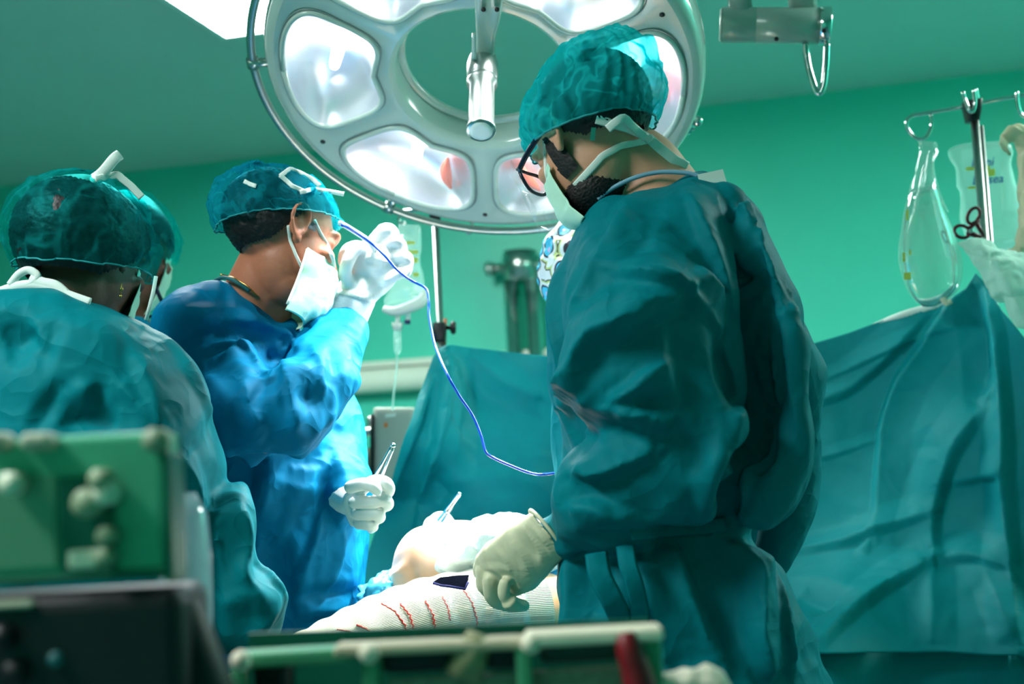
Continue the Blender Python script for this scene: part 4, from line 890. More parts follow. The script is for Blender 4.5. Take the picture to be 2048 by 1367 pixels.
ML = [([(452, 565), (450, 620), (445, 650)], -.008, .016), ([(450, 640), (520, 650), (565, 675), (600, 700)], .014, .025, 1), ([(395, 680), (440, 660), (470, 690)], -.016, .03), ([(410, 700), (460, 690), (505, 720), (535, 745)], .018, .03, 1), ([(435, 718), (490, 690), (540, 690)], .012, .02, -1), ([(540, 700), (545, 730), (520, 780), (490, 830)], -.020, .03),
      ([(545, 690), (570, 760), (590, 860)], .012, .025, 1), ([(480, 760), (500, 820), (515, 860)], .014, .03, 1), ([(620, 690), (640, 740), (620, 790)], .012, .025, 1), ([(550, 680), (610, 655), (650, 645)], .012, .03), ([(580, 780), (620, 800), (650, 760)], -.012, .03), ([(400, 760), (430, 800), (440, 860)], .014, .03), ([(660, 690), (672, 730), (660, 780)], -.012, .02),
      ([(440, 925), (520, 930), (600, 928), (660, 925)], -.03, .04), ([(540, 940), (530, 1000), (520, 1050)], .016, .03), ([(575, 935), (640, 940), (690, 925)], .014, .025), ([(640, 1010), (625, 1080), (600, 1140), (590, 1220)], .018, .035, 1), ([(680, 960), (690, 1040), (680, 1120), (650, 1200)], .016, .03, -1), ([(580, 1190), (640, 1185), (715, 1180)], -.014, .02), ([(600, 1230), (650, 1215), (700, 1220)], .010, .02), ([(520, 1060), (560, 1150), (570, 1200)], -.02, .04), ([(660, 880), (690, 950), (710, 1040)], .010, .018)]
gv, gf = gown([torso, pxtube(arm, 9, 2), pxtube(arm2, 16)], .0046, [(.13, .009, 61, (1, 1, 1.2))], ML, fol=((.11, .011, 64), (.045, .0036, 65)))
gw = mk('surgical_gown', (gv, gf), G_mid, man, label='bright blue surgical gown with crumpled sleeve')
mk('inner_collar', tube(spline([P(426, 563, 2.57), P(445, 555, 2.53), P(470, 562, 2.50), P(500, 582, 2.50)], 6), .0035, 8), mat('scrub_collar', rgb(20, 90, 95), .7), man)
# raised glove
g = [loft([(632, 641, 714, 688, 2.600, .080), (654, 602, 738, 634, 2.610, .074), (666, 578, 752, 600, 2.620, .070)], 24, 2.2), loft([(668, 580, 754, 600, 2.620, .066), (690, 545, 790, 566, 2.630, .07), (700, 510, 806, 530, 2.630, .075), (728, 478, 798, 492, 2.630, .06)], 24, 2.4),
     ellipsoid(P(758, 520, 2.615), [C3(.038, .012, 0), C3(-.01, .040, 0), C3(0, 0, .030)]), finger([(735, 500, 2.610), (712, 494, 2.590), (694, 506, 2.590), (692, 530, 2.610), (706, 545, 2.620)], .0135), finger([(748, 480, 2.610), (766, 462, 2.600), (782, 460, 2.610), (790, 478, 2.64)], .0135), finger([(760, 500, 2.610), (788, 482, 2.600), (800, 490, 2.610), (806, 510, 2.64)], .0130), finger([(770, 520, 2.610), (804, 512, 2.600), (815, 522, 2.610), (810, 545, 2.64)], .0125), finger([(770, 560, 2.600), (800, 545, 2.600), (818, 528, 2.610)], .0110), finger([(700, 570, 2.600), (690, 545, 2.580), (696, 520, 2.570), (714, 496, 2.570)], .0130)]
v, f = remesh(g, .0026, 4); v = facet(v, f, .035, .0018, 71)
v = creases(v, f, [([(712, 520), (760, 528), (792, 536)], -.004, .008), ([(695, 585), (740, 596), (768, 580)], .004, .010), ([(668, 582), (710, 592), (752, 604)], .004, .008)])
gl_ = mk('glove', (v, f), M_glove, man, label='white glove brightly lit by the ring lamp')
pv, pf = patch(v, f, [(625, 640), (660, 590), (670, 583), (752, 604), (745, 640), (720, 700)], .0012)
mk('glove_cuff', (pv, pf), mat('cuff_grey', rgb(170, 190, 198), .55, bump=.2, bscale=300), gl_)
mk('cuff_edge', tube(spline([P(630, 640, 2.600), P(650, 646, 2.564), P(690, 664, 2.560), P(716, 690, 2.600)], 6), .0028, 8), mat('cuff_band', rgb(225, 222, 200), .5), gl_)
# lower left glove with instrument
g = [finger([(720, 980, 2.42), (748, 962, 2.40), (772, 966, 2.39), (776, 982, 2.40), (760, 988, 2.415)], .0115), finger([(708, 1004, 2.42), (745, 1003, 2.40), (770, 1000, 2.395), (774, 1010, 2.41), (748, 1012, 2.43)], .0108), finger([(712, 1028, 2.43), (742, 1028, 2.41), (758, 1029, 2.405), (758, 1036, 2.42), (738, 1036, 2.44)], .0100), finger([(716, 1048, 2.44), (738, 1051, 2.42), (747, 1053, 2.42), (742, 1058, 2.44)], .0088), finger([(700, 974, 2.40), (724, 968, 2.385), (742, 970, 2.378), (754, 980, 2.38)], .0112), loft([(690, 985, 730, 966, 2.445, .04), (685, 1010, 730, 1010, 2.455, .045), (700, 1050, 724, 1056, 2.465, .035)], 18), pxtube([(680, 990, 2.5, .03), (705, 1005, 2.46, .024)], 14)]
v, f = remesh(g, .0020, 2); mk('glove', (v, f), M_glove, man, label='white glove gripping a needle holder in front of the belly')

# ============ nurse at the left, back to us
o = P(150, 1200, 2.19); man = thing('person', 'person in a teal gown and knotted cap with an earring, seen from behind', 'person', (o.x, o.y, 0))
h = Head(172, 506, 2.25, (.36, -.42, .82), tilt=-3)
neck = [(165, 545, 2.24, .056), (145, 590, 2.23, .060), (120, 640, 2.25, .09)]
body = h.parts() + [pxtube(neck, 20)] + [loft([(0, 690, 270, 710, 2.23, .26), (-60, 820, 330, 820, 2.20, .26), (-40, 1050, 330, 1050, 2.18, .26), (-40, 1300, 330, 1300, 2.18, .26)], 28)] + legs(o.x, o.y, .9, .075, .9)
bvv, bff = remesh(body, .0045, 3); mk('body', (bvv, bff), SK_left, man); tb = bvh(bvv, bff)
mk('hair', ell_patch(h, (0, -.016, .012), .100, .120, .098, hairline(-.12, -.075, -.03, -.06, .03, .0), noise=.006), M_hair, man)
(cv, cf), rim = cap(h, (0, -.012, .012), (.114, .134, .110), (.05, -.40, 1), lambda th: 1.98, 51, pleats=15, amp=.07)
c_ = mk('surgical_cap', (cv, cf), CAP3, man, label='dark green see-through bouffant cap tied on top'); mk('elastic_rim', tube(rim, .0014, 6), MATS['cap_elastic'], c_); ct = bvh(cv, cf)
mk('tie', ribbon([P(182, 362, 2.2), P(205, 345, 2.19), P(228, 318, 2.19), P(240, 309, 2.2)], .017, .002), M_tape, c_)
mk('tie', ribbon([P(190, 360, 2.2), P(165, 356, 2.19), P(130, 358, 2.2), P(108, 366, 2.22)], .013, .002), M_tape, c_)
mk('tie', ribbon(lay(dense([(190, 358), (235, 350), (262, 372), (284, 395)], 10), ct, .004), .012, .0015, 3), M_tape, c_)
mk('knot', ball(P(192, 359, 2.195), .009), M_tape, c_)
er = mk('earring', join(ball(P(243, 578, 2.185), .0028), ball(P(241, 592, 2.183), .0026), tube([P(243, 566, 2.186), P(241, 592, 2.184)], .001, 6)), M_gold, man)
ms = mk('face_mask', mask_patch(h, 13, az=56), M_mask, man, mods=solid(.0012))
mk('strap', ribbon([P(312, 552, 2.2), P(306, 585, 2.19), P(298, 618, 2.19), P(292, 640, 2.2)], .006, .001), M_tape, ms)
torso = loft([(10, 584, 190, 606, 2.25, .2), (-60, 604, 285, 640, 2.25, .34), (-120, 660, 348, 700, 2.23, .38), (-150, 760, 398, 785, 2.20, .36), (-160, 880, 436, 880, 2.19, .36), (-150, 1000, 447, 1000, 2.18, .36), (-130, 1150, 440, 1150, 2.18, .36), (-130, 1300, 430, 1300, 2.18, .36), (-140, 1750, 440, 1750, 2.18, .36), (-140, 1950, 440, 1950, 2.18, .36)], 40, 2.5)
tail = loft([(430, 972, 488, 966, 2.20, .08), (412, 1030, 508, 1010, 2.16, .13), (405, 1110, 514, 1130, 2.16, .16), (405, 1195, 570, 1190, 2.17, .18), (420, 1265, 548, 1262, 2.18, .14), (430, 1305, 470, 1300, 2.2, .06)], 7, 2.0, 1)
LL = [([(115, 640), (95, 700), (75, 740)], -.010, .02), ([(0, 690), (50, 670), (80, 655)], -.03, .05), ([(135, 755), (95, 810), (60, 870)], -.016, .022), ([(225, 760), (260, 800), (300, 845), (345, 880)], .014, .022, 1), ([(265, 705), (290, 770), (330, 850)], .016, .05, 1), ([(115, 860), (160, 830), (200, 838), (240, 850)], -.028, .04), ([(310, 660), (355, 700), (390, 760), (430, 850)], .012, .022), ([(170, 755), (165, 800), (180, 830)], .012, .02), ([(200, 760), (205, 810)], -.010, .016), ([(340, 900), (380, 960), (400, 1040)], .016, .03, 1), ([(0, 640), (120, 650), (250, 690)], .010, .05),
      ([(410, 1000), (460, 990), (500, 1000)], .010, .02), ([(480, 1010), (485, 1080), (475, 1150), (505, 1170)], .022, .03, 1), ([(500, 1120), (550, 1170), (572, 1195)], .014, .025, 1), ([(505, 1180), (500, 1250)], -.006, .03), ([(440, 1040), (450, 1120), (440, 1200)], -.008, .04), ([(560, 1200), (530, 1250), (500, 1290)], .012, .02)]
gv, gf = gown([torso, tail], .0052, [(.18, .010, 81, (1, 1, 1.3))], LL, fol=((.18, .012, 83), (.07, .003, 84)))
gw = mk('surgical_gown', (gv, gf), G_left, man, label='teal surgical gown seen from behind'); tg = bvh(gv, gf)
for pl, w_ in (([(0, 584), (40, 572), (75, 570), (105, 578), (140, 592), (180, 606)], .016), ([(20, 570), (38, 548), (58, 540), (75, 552), (62, 566), (30, 574)], .012), ([(60, 556), (85, 566), (110, 572), (130, 588)], .018)):
    mk('collar_tie', ribbon([P(x, y, 2.14) for x, y in pl], w_, .003), M_tape, gw)

# ============ second nurse behind her, mostly hidden
o = P(215, 1200, 3.08); man = thing('person', 'person with dark glasses hidden behind the nurse with the earring', 'person', (o.x, o.y, 0))
h = Head(256, 492, 3.05, (.5, -.38, .78), tilt=0)
body = h.parts() + [pxtube([(250, 540, 3.05, .056), (235, 600, 3.06, .06), (225, 650, 3.06, .09)], 16), loft([(110, 690, 330, 690, 3.06, .26), (90, 900, 350, 900, 3.07, .28), (100, 1250, 340, 1250, 3.07, .28)], 24)] + legs(o.x, o.y, .9, .09, .9)
bvv, bff = remesh(body, .006, 3); mk('body', (bvv, bff), SK_left, man)
mk('hair', ell_patch(h, (0, -.014, .012), .096, .114, .094, lambda x, y, z: (z > -.06 and y < .0) or z > .03), M_hair, man)
(cv, cf), rim = cap(h, (0, -.010, .010), (.106, .126, .106), (0, -.40, 1), lambda th: 1.98, 91, pleats=22, amp=.07, nu=140, nv=60)
mk('surgical_cap', (cv, cf), CAP3, man, label='dark green see-through bouffant cap')
mk('face_mask', mask_patch(h, 17, az=58), M_mask, man, mods=solid(.0012))
mk('spectacles', join(tube([P(306, 560, 2.94), P(318, 590, 2.95), P(331, 618, 2.97)], .0042, 8), tube([P(331, 618, 2.97), P(318, 628, 2.98), P(296, 634, 3.0)], .0036, 8)), M_frame, man)
v, f = gown([loft([(190, 640, 290, 645, 3.06, .16), (130, 670, 330, 680, 3.07, .28), (95, 740, 352, 745, 3.08, .34), (90, 900, 360, 900, 3.08, .34), (95, 1200, 355, 1200, 3.08, .34), (90, 1700, 365, 1700, 3.08, .36)], 32)], .008, [(.14, .010, 93, (1, 1, 1.3))], [])
mk('surgical_gown', (v, f), G_far, man)

# ============ fourth person with the patterned cap, behind the right surgeon
o = P(1260, 1200, 3.03); man = thing('person', 'person in a patterned cloth cap hidden behind the surgeon with glasses', 'person', (o.x, o.y, 0))
h = Head(1192, 545, 2.88, (-.35, -.85, -.15), tilt=0)
arm3 = [(1210, 800, 2.94, .07), (1190, 1020, 2.84, .06), (1020, 1110, 2.77, .042), (915, 1082, 2.74, .034)]
body = h.parts() + [pxtube([(1225, 600, 3.0, .056), (1240, 650, 3.02, .06), (1250, 700, 3.03, .09)], 16), loft([(1170, 740, 1340, 740, 3.03, .22), (1160, 900, 1360, 900, 3.04, .22), (1170, 1250, 1350, 1250, 3.04, .24)], 24), pxtube([(x, y, d, r * .55) for x, y, d, r in arm3], 14)] + legs(o.x, o.y, .9, .05, 3.4)
bvv, bff = remesh(body, .006, 3); mk('body', (bvv, bff), SK_right, man)
mk('hair', ell_patch(h, (0, -.014, .028), .080, .102, .090, lambda x, y, z: (z > -.06 and y < .0) or z > .04), M_hair, man)
def floral():
    m = bpy.data.materials.new('floral_cloth'); m.use_nodes = True; nt = m.node_tree; b = nt.nodes['Principled BSDF']; b.inputs['Roughness'].default_value = .7
    tc = nt.nodes.new('ShaderNodeTexCoord'); vo = nt.nodes.new('ShaderNodeTexVoronoi'); vo.inputs['Scale'].default_value = 26
    v2 = nt.nodes.new('ShaderNodeTexVoronoi'); v2.inputs['Scale'].default_value = 60
    for n in (vo, v2): nt.links.new(tc.outputs['Object'], n.inputs['Vector'])
    r1 = nt.nodes.new('ShaderNodeValToRGB'); e = r1.color_ramp.elements; r1.color_ramp.interpolation = 'CONSTANT'
    e[0].position = 0; e[0].color = rgb(200, 170, 215); e[1].position = .14; e[1].color = rgb(60, 180, 215)
    for p_, c in ((.36, rgb(12, 18, 34)), (.46, rgb(215, 226, 226)), (.62, rgb(170, 190, 120)), (.70, rgb(20, 26, 40)), (.76, rgb(205, 215, 218))): x = e.new(p_); x.color = c
    nt.links.new(vo.outputs['Distance'], r1.inputs[0]); nt.links.new(r1.outputs[0], b.inputs['Base Color']); return m
(cv, cf), rim = cap(h, (0, -.008, .022), (.094, .118, .100), (0, -.10, 1), lambda th: 1.72, 95, pleats=12, amp=.03, nu=140, nv=60)
mk('cloth_cap', (cv, cf), floral(), man, label='white cloth cap printed with blue and black flowers')
mk('face_mask', mask_patch(h, 19), M_mask, man, mods=solid(.0012))
v, f = gown([loft([(1200, 690, 1300, 690, 3.03, .15), (1160, 720, 1340, 720, 3.03, .24), (1140, 800, 1375, 800, 3.04, .28), (1140, 1000, 1380, 1000, 3.04, .28), (1145, 1250, 1375, 1250, 3.04, .28), (1140, 1700, 1380, 1700, 3.04, .3)], 32), pxtube(arm3, 16)], .008, [(.12, .010, 97, (1, 1, 1.3))], [])
mk('surgical_gown', (v, f), G_far, man)
g = [pxtube([(930, 1078, 2.745, .03), (885, 1062, 2.73, .028)], 14), finger([(890, 1050, 2.72), (878, 1034, 2.71), (868, 1040, 2.71), (864, 1056, 2.72)], .0105), finger([(880, 1056, 2.72), (864, 1042, 2.70), (856, 1052, 2.70), (858, 1064, 2.71)], .0105), finger([(905, 1052, 2.72), (892, 1034, 2.72), (878, 1030, 2.715)], .0095), finger([(872, 1066, 2.72), (854, 1060, 2.70), (850, 1072, 2.71)], .010), finger([(900, 1070, 2.71), (884, 1052, 2.70), (874, 1044, 2.695)], .0105)]
v, f = remesh(g, .0026, 3); mk('glove', (v, f), M_glove, man, label='white glove holding forceps behind the knee')

# ------------------------------------------------------------------ instruments
def holder(name, label, a, b, d0, d1, spread, hinge=.45):
    t = thing(name, label, 'surgical tool', P(*a, d0)); A, B = P(*a, d0), P(*b, d1); ax_ = (B - A); s_ = ax_.normalized().cross(view(A)).normalized()
    for k in (-1, 1):
        arm_ = mk('arm', tube(spline([A + s_ * spread * k * 1.5, A + ax_ * .35 + s_ * spread * k, B + s_ * .0018 * k], 8), [.0028] * 12 + [.0022] * 5, 10), M_chrome, t)
        mk('finger_ring', tube([A + s_ * (spread * k * 1.5 + .010 * math.cos(q)) - ax_.normalized() * (.012 + .013 * math.sin(q)) for q in np.linspace(0, 6.283, 17)], .0022, 8), M_chrome, arm_)
    mk('hinge', cyl(A + ax_ * hinge - view(A) * .004, A + ax_ * hinge + view(A) * .004, .0042, 12), M_chrome, t)
    mk('tip', ball(B, .0042), M_chrome, t)
holder('needle_holder', 'long steel needle holder gripped by the glove in front of the blue gown', (732, 1004), (787, 890), 2.43, 2.37, .006)
holder('forceps', 'shorter steel forceps rising behind the white towel', (872, 1052), (919, 988), 2.695, 2.66, .003)
wire = [(684, 450, 2.463), (700, 457, 2.485), (740, 484, 2.515), (770, 512, 2.515), (795, 540, 2.525), (822, 560, 2.54), (851, 576, 2.54), (857, 600, 2.53), (858, 630, 2.52), (870, 690, 2.48), (893, 745, 2.42), (918, 790, 2.42), (945, 830, 2.42), (962, 870, 2.41), (971, 902, 2.40), (985, 914, 2.40), (1020, 930, 2.39), (1060, 945, 2.38), (1090, 948, 2.37), (1140, 940, 2.46)]
cb = thing('probe_cable', 'thin blue cable running from the white probe across to the other surgeon', 'cable', P(684, 450, 2.43))
mk('cable', tube(spline([P(*q) for q in wire], 8), .0024, 10), mat('blue_cable', rgb(24, 70, 190), .25, coat=.5), cb)
mk('probe_tip', tube(spline([P(681, 446, 2.47), P(700, 457, 2.495), P(735, 480, 2.55), P(750, 500, 2.59)], 6), .0048, 12, round_caps=True), mat('probe_white', rgb(235, 240, 240), .3), cb)

# ------------------------------------------------------------------ patient: bandaged lower leg and bare knee on the table
o = P(900, 1300, 2.45); pat = thing('person', 'patient lying on the table, bare knee and bandaged leg under the lamp', 'person', P(930, 1380, 2.5))
leg = [(470, 1400, 2.10, .036), (560, 1350, 2.18, .044), (660, 1310, 2.25, .056), (760, 1274, 2.31, .068), (860, 1246, 2.37, .076), (960, 1232, 2.42, .080), (1060, 1226, 2.47, .082), (1140, 1224, 2.52, .080)]
knee = [(800, 1160, 2.56, .026), (845, 1128, 2.56, .066), (900, 1130, 2.56, .082), (980, 1140, 2.57, .086), (1090, 1160, 2.60, .09), (1190, 1180, 2.64, .10)]
v, f = remesh([pxtube([(x, y, d, r * .9) for x, y, d, r in leg], 24), pxtube(knee, 28), loft([(1110, 1120, 1300, 1120, 2.66, .24), (1200, 1180, 1420, 1180, 2.72, .26)], 24), loft([(776, 1150, 850, 1090, 2.55, .09), (785, 1200, 850, 1160, 2.55, .09)], 20)], .0045, 8)
v = creases(v, f, [([(798, 1140), (796, 1165), (800, 1190)], -.010, .02)])
def iodine():
    m = bpy.data.materials.new('skin_iodine'); m.use_nodes = True; nt = m.node_tree; b = nt.nodes['Principled BSDF']; b.inputs['Roughness'].default_value = .38; b.inputs['Subsurface Weight'].default_value = .08; b.inputs['Subsurface Radius'].default_value = (.012, .004, .002)
    tc = nt.nodes.new('ShaderNodeTexCoord'); n = nt.nodes.new('ShaderNodeTexNoise'); n.inputs['Scale'].default_value = 11; n.inputs['Detail'].default_value = 3; nt.links.new(tc.outputs['Object'], n.inputs['Vector'])
    r = nt.nodes.new('ShaderNodeValToRGB'); e = r.color_ramp.elements; e[0].position = .42; e[0].color = rgb(236, 196, 172); e[1].position = .68; e[1].color = rgb(226, 158, 104)
    nt.links.new(n.outputs[0], r.inputs[0]); nt.links.new(r.outputs[0], b.inputs['Base Color']); return m
mk('body', (v, f), iodine(), pat)
def gauze():
    m = bpy.data.materials.new('crepe_bandage'); m.use_nodes = True; nt = m.node_tree; b = nt.nodes['Principled BSDF']; b.inputs['Roughness'].default_value = .85; b.inputs['Specular IOR Level'].default_value = .15
    uv = nt.nodes.new('ShaderNodeUVMap'); uv.uv_map = 'wrap'
    w1 = nt.nodes.new('ShaderNodeTexWave'); w1.inputs['Scale'].default_value = 34; w1.inputs['Distortion'].default_value = 1.6; w1.inputs['Detail'].default_value = 2; w1.bands_direction = 'X'
    w2 = nt.nodes.new('ShaderNodeTexWave'); w2.inputs['Scale'].default_value = 24; w2.inputs['Distortion'].default_value = 1.2; w2.bands_direction = 'Y'
    for w_ in (w1, w2): nt.links.new(uv.outputs[0], w_.inputs['Vector'])
    ad = nt.nodes.new('ShaderNodeMath'); ad.operation = 'MULTIPLY_ADD'; ad.inputs[1].default_value = .6; nt.links.new(w1.outputs['Fac'], ad.inputs[0]); nt.links.new(w2.outputs['Fac'], ad.inputs[2])
    r = nt.nodes.new('ShaderNodeValToRGB'); e = r.color_ramp.elements; e[0].position = .15; e[0].color = rgb(150, 156, 132); e[1].position = 1; e[1].color = rgb(212, 213, 190)
    nt.links.new(ad.outputs[0], r.inputs[0]); nt.links.new(r.outputs[0], b.inputs['Base Color'])
    bp = nt.nodes.new('ShaderNodeBump'); bp.inputs['Strength'].default_value = .7; bp.inputs['Distance'].default_value = .0015; nt.links.new(ad.outputs[0], bp.inputs['Height']); nt.links.new(bp.outputs[0], b.inputs['Normal']); return m
lp = spline([P(a, b, d) for a, b, d, r in leg[:-1]], 24); lr = list(np.interp(np.linspace(0, len(leg) - 2, len(lp)), range(len(leg) - 1), [q[3] for q in leg[:-1]]))
NB = 72; bvv, bff = tube(lp, [r + .0015 * math.sin(k * .55) for k, r in enumerate(lr)], NB)
bd = mk('leg_bandage', (bvv, bff), gauze(), pat, label='cream crepe bandage with red thread lines')
uvl = bd.data.uv_layers.new(name='wrap'); nl = [l.vertex_index for l in bd.data.loops]
uvl.data.foreach_set('uv', [c for i in nl for c in ((i // NB) / 24., (i % NB) / NB * 2.2)])
M_thread = mat('red_thread', rgb(176, 52, 40), .8)
btree = bvh(*tube(lp, lr, NB))
for pl in ([(612, 1290), (600, 1310)], [(672, 1258), (700, 1262), (730, 1280), (748, 1306)], [(712, 1248), (735, 1258), (755, 1282), (762, 1300)], [(762, 1206), (790, 1222), (810, 1250), (818, 1285)], [(800, 1206), (820, 1230), (828, 1260), (828, 1285)], [(850, 1200), (866, 1230), (872, 1265), (872, 1285)], [(884, 1192), (896, 1215), (900, 1240)], [(926, 1178), (944, 1205), (954, 1240), (954, 1275)]):
    pts = lay(dense(pl, 5), btree, .0012); rng = np.random.default_rng(len(pl)); pts = [p + rt * (.0012 * (-1) ** i) for i, p in enumerate(pts)]
    mk('red_thread', tube(pts, .0016, 6), M_thread, bd)
# clear film wrapped over the knee and the bandage
pv, pf = patch(v, f, [(800, 1110), (870, 1090), (900, 1140), (860, 1180), (810, 1200), (790, 1180)], .004)
pv2 = facet(bvv, np.array([q for q in bff if len(q) == 4]), .03, .004, 77)
N_ = vnormals(pv2, np.array([q for q in bff if len(q) == 4]))
fv, ff = patch(pv2, np.array([q for q in bff if len(q) == 4]), [(790, 1185), (900, 1140), (1060, 1130), (1060, 1300), (980, 1280), (900, 1250), (830, 1230)], .003)
mk('plastic_film', (fv, ff), clear('wrap_film', gloss=.16, rough=.12, milk=.06), pat)
# white towel over the knee
v, f = remesh([loft([(872, 1118, 900, 1070, 2.50, .05), (876, 1142, 960, 1034, 2.50, .16), (930, 1155, 1010, 1028, 2.52, .20), (980, 1162, 1060, 1036, 2.54, .22), (1040, 1170, 1110, 1060, 2.56, .22), (1080, 1170, 1150, 1080, 2.58, .2)], 30, 2.3)], .004, 4)
v = folds(v, f, .05, .006, 101); v = folds(v, f, .02, .002, 102)
v = creases(v, f, [([(872, 1125), (900, 1135), (925, 1142), (955, 1140)], .010, .014, 1), ([(925, 1085), (945, 1092), (962, 1110)], .004, .008), ([(880, 1120), (930, 1112), (960, 1120)], .006, .012)])
mk('white_towel', (v, f), mat('towel_white', rgb(236, 240, 240), .8, noise=.03, nscale=60, bump=.3, bscale=300), label='bright white cotton towel draped over the bare knee', cat='towel')
# navy foam pad
fp = thing('foam_pad', 'small dark navy foam pad between the towel and the bandage', 'foam pad', P(902, 1172, 2.30))
M_foam = mat('navy_foam', rgb(22, 26, 58), .95, noise=.5, nscale=400, bump=1., bscale=900)
flatpatch([(866, 1163), (880, 1154), (912, 1150), (938, 1149), (936, 1162), (930, 1176), (900, 1171), (882, 1169)], 2.29, M_foam, fp, 'pad', .014)
mk('edge_binding', tube([P(866, 1165, 2.29), P(882, 1170, 2.288), P(900, 1172, 2.287), P(930, 1177, 2.287), P(936, 1163, 2.289)], .0022, 8), mat('navy_binding', rgb(24, 30, 100), .6), fp)
# pale blue plastic sheet under the knee and to the right
M_sheet = mat('sheet_blue', rgb(70, 175, 215), .32, noise=.12, nscale=25, spec=.5)
v, f = remesh([loft([(722, 1180, 790, 1135, 2.56, .08), (715, 1215, 805, 1180, 2.55, .12), (700, 1260, 830, 1215, 2.54, .14), (690, 1330, 850, 1290, 2.53, .16)], 28, 2.2)], .0035, 3)
v = folds(v, f, .045, .009, 111, n=6); v = folds(v, f, .018, .003, 112)
v = creases(v, f, [([(740, 1215), (765, 1180), (785, 1150)], .010, .014, 1), ([(755, 1220), (785, 1185), (795, 1165)], -.010, .012), ([(725, 1200), (745, 1170), (760, 1150)], .008, .012)])
mk('plastic_sheet', (v, f), M_sheet, label='crinkled pale blue plastic sheet beside the bare knee', cat='plastic sheet')
v, f = remesh([loft([(1048, 1140, 1150, 1120, 2.56, .16), (1040, 1190, 1160, 1180, 2.55, .2), (1040, 1260, 1170, 1250, 2.54, .22), (1020, 1340, 1200, 1340, 2.54, .24)], 28, 2.4)], .004, 3)
v = folds(v, f, .07, .010, 121); v = creases(v, f, [([(1060, 1200), (1085, 1170), (1100, 1130)], .012, .02, 1), ([(1055, 1240), (1080, 1225), (1105, 1210)], -.014, .02)])
mk('table_drape', (v, f), mat('sheet_mid_blue', rgb(30, 130, 175), .5, noise=.1, nscale=30, spec=.3), label='mid blue sheet bunched at the hip behind the pressing glove', cat='drape')
# operating table under all of it
dirv = (P(1060, 1226, 2.47) - P(660, 1310, 2.25)); dirv.z = 0; dirv.normalize(); per = Vector((-dirv.y, dirv.x, 0)); tc0 = P(1000, 1300, 2.60); tc0.z = 0; tc0 = tc0 + dirv * .12 - per * .085
tbl = thing('operating_table', 'padded operating table under the patient', 'operating table', (tc0.x, tc0.y, 0))
ztab = .735
mk('mattress', box(tc0 + Vector((0, 0, ztab - .03)), [dirv * .36, per * .14, Vector((0, 0, .03))]), mat('black_vinyl', rgb(24, 26, 30), .4), tbl, smooth=False, mods=bevel(.015, 3))
mk('frame', box(tc0 + Vector((0, 0, ztab - .085)), [dirv * .34, per * .13, Vector((0, 0, .02))]), M_steel, tbl, smooth=False, mods=bevel(.006))
mk('column', box(tc0 + Vector((0, 0, .36)), [dirv * .12, per * .07, Vector((0, 0, .30))]), M_steel, tbl, smooth=False, mods=bevel(.02, 3))
mk('base', box(tc0 + Vector((0, 0, .04)), [dirv * .34, per * .12, Vector((0, 0, .04))]), M_greyp, tbl, smooth=False, mods=bevel(.02, 3))

# ------------------------------------------------------------------ out-of-focus equipment in front
def fbox(x0, y0, x1, y1, d, depth, e=0.): 
    """upright box: near face spans the pixel rectangle at depth d"""
    A, B = P(x0, y1, d), P(x1, y1, d); C_ = P(x0, y0, d); u_ = Vector((B.x - A.x, B.y - A.y, 0)); w_ = u_.length; u_.normalize(); n_ = Vector((-u_.y, u_.x, 0)); hh = (C_.z - A.z) if e == 0 else e
    return box((A + B) / 2 + Vector((0, 0, hh / 2)) + n_ * (depth / 2), [u_ * (w_ / 2), n_ * (depth / 2), Vector((0, 0, hh / 2))])
M_case = mat('case_green', rgb(80, 176, 140), .4, noise=.03, nscale=8); M_caseD = mat('case_dark_green', rgb(6, 96, 74), .4); M_dark = mat('machine_black', rgb(8, 10, 16), .5)
o = P(100, 1180, 1.05); mon = thing('patient_monitor', 'blurred green cased patient monitor with round knobs on a black console', 'monitor', o)
case = mk('case', fbox(-260, 874, 338, 1166, 1.05, .05), M_case, mon, smooth=False, mods=bevel(.006, 3))
mk('screen', fbox(-240, 958, 112, 1140, 1.048, .004), mat('screen_grey', rgb(100, 155, 125), .25), case, smooth=False)
mk('dark_panel', fbox(122, 950, 232, 1150, 1.048, .004), M_caseD, case, smooth=False)
mk('side_edge', fbox(328, 900, 346, 1166, 1.046, .05), M_caseD, case, smooth=False, mods=bevel(.003))
mk('base_edge', fbox(-260, 1150, 340, 1172, 1.046, .05), M_caseD, case, smooth=False, mods=bevel(.003))
M_knob = mat('knob_pale', rgb(225, 230, 205), .35)
for (x, y, r_, m_) in ((28, 966, .0085, M_knob), (216, 984, .0095, M_knob), (205, 958, .008, mat('knob_grey', rgb(150, 165, 135), .5)), (180, 1005, .011, MATS['knob_grey']), (218, 1070, .007, MATS['knob_grey']), (214, 1112, .007, MATS['knob_grey'])):
    p = P(x, y, 1.045); mk('knob', cyl(p + Vector((0, .006, 0)), p - Vector((0, .010, 0)), r_, 20), m_, case)
mk('socket', fbox(134, 1098, 196, 1138, 1.046, .006), M_knob, case, smooth=False, mods=bevel(.004))
for x in (-20, 70): mk('handle_mount', fbox(x - 36, 864, x + 30, 900, 1.04, .03), mat('grey_mount', rgb(165, 172, 150), .5), case, smooth=False, mods=bevel(.006, 3))
p = P(316, 880, 1.06); mk('corner_knob', cyl(p + Vector((0, .01, 0)), p - Vector((0, .012, 0)), .009, 20), mat('corner_grey', rgb(140, 155, 130), .5), case)
z0 = P(100, 1176, 1.05).z
con = thing('black_console', 'blurred black console carrying the green monitor', 'console', (o.x, o.y + .1, 0))
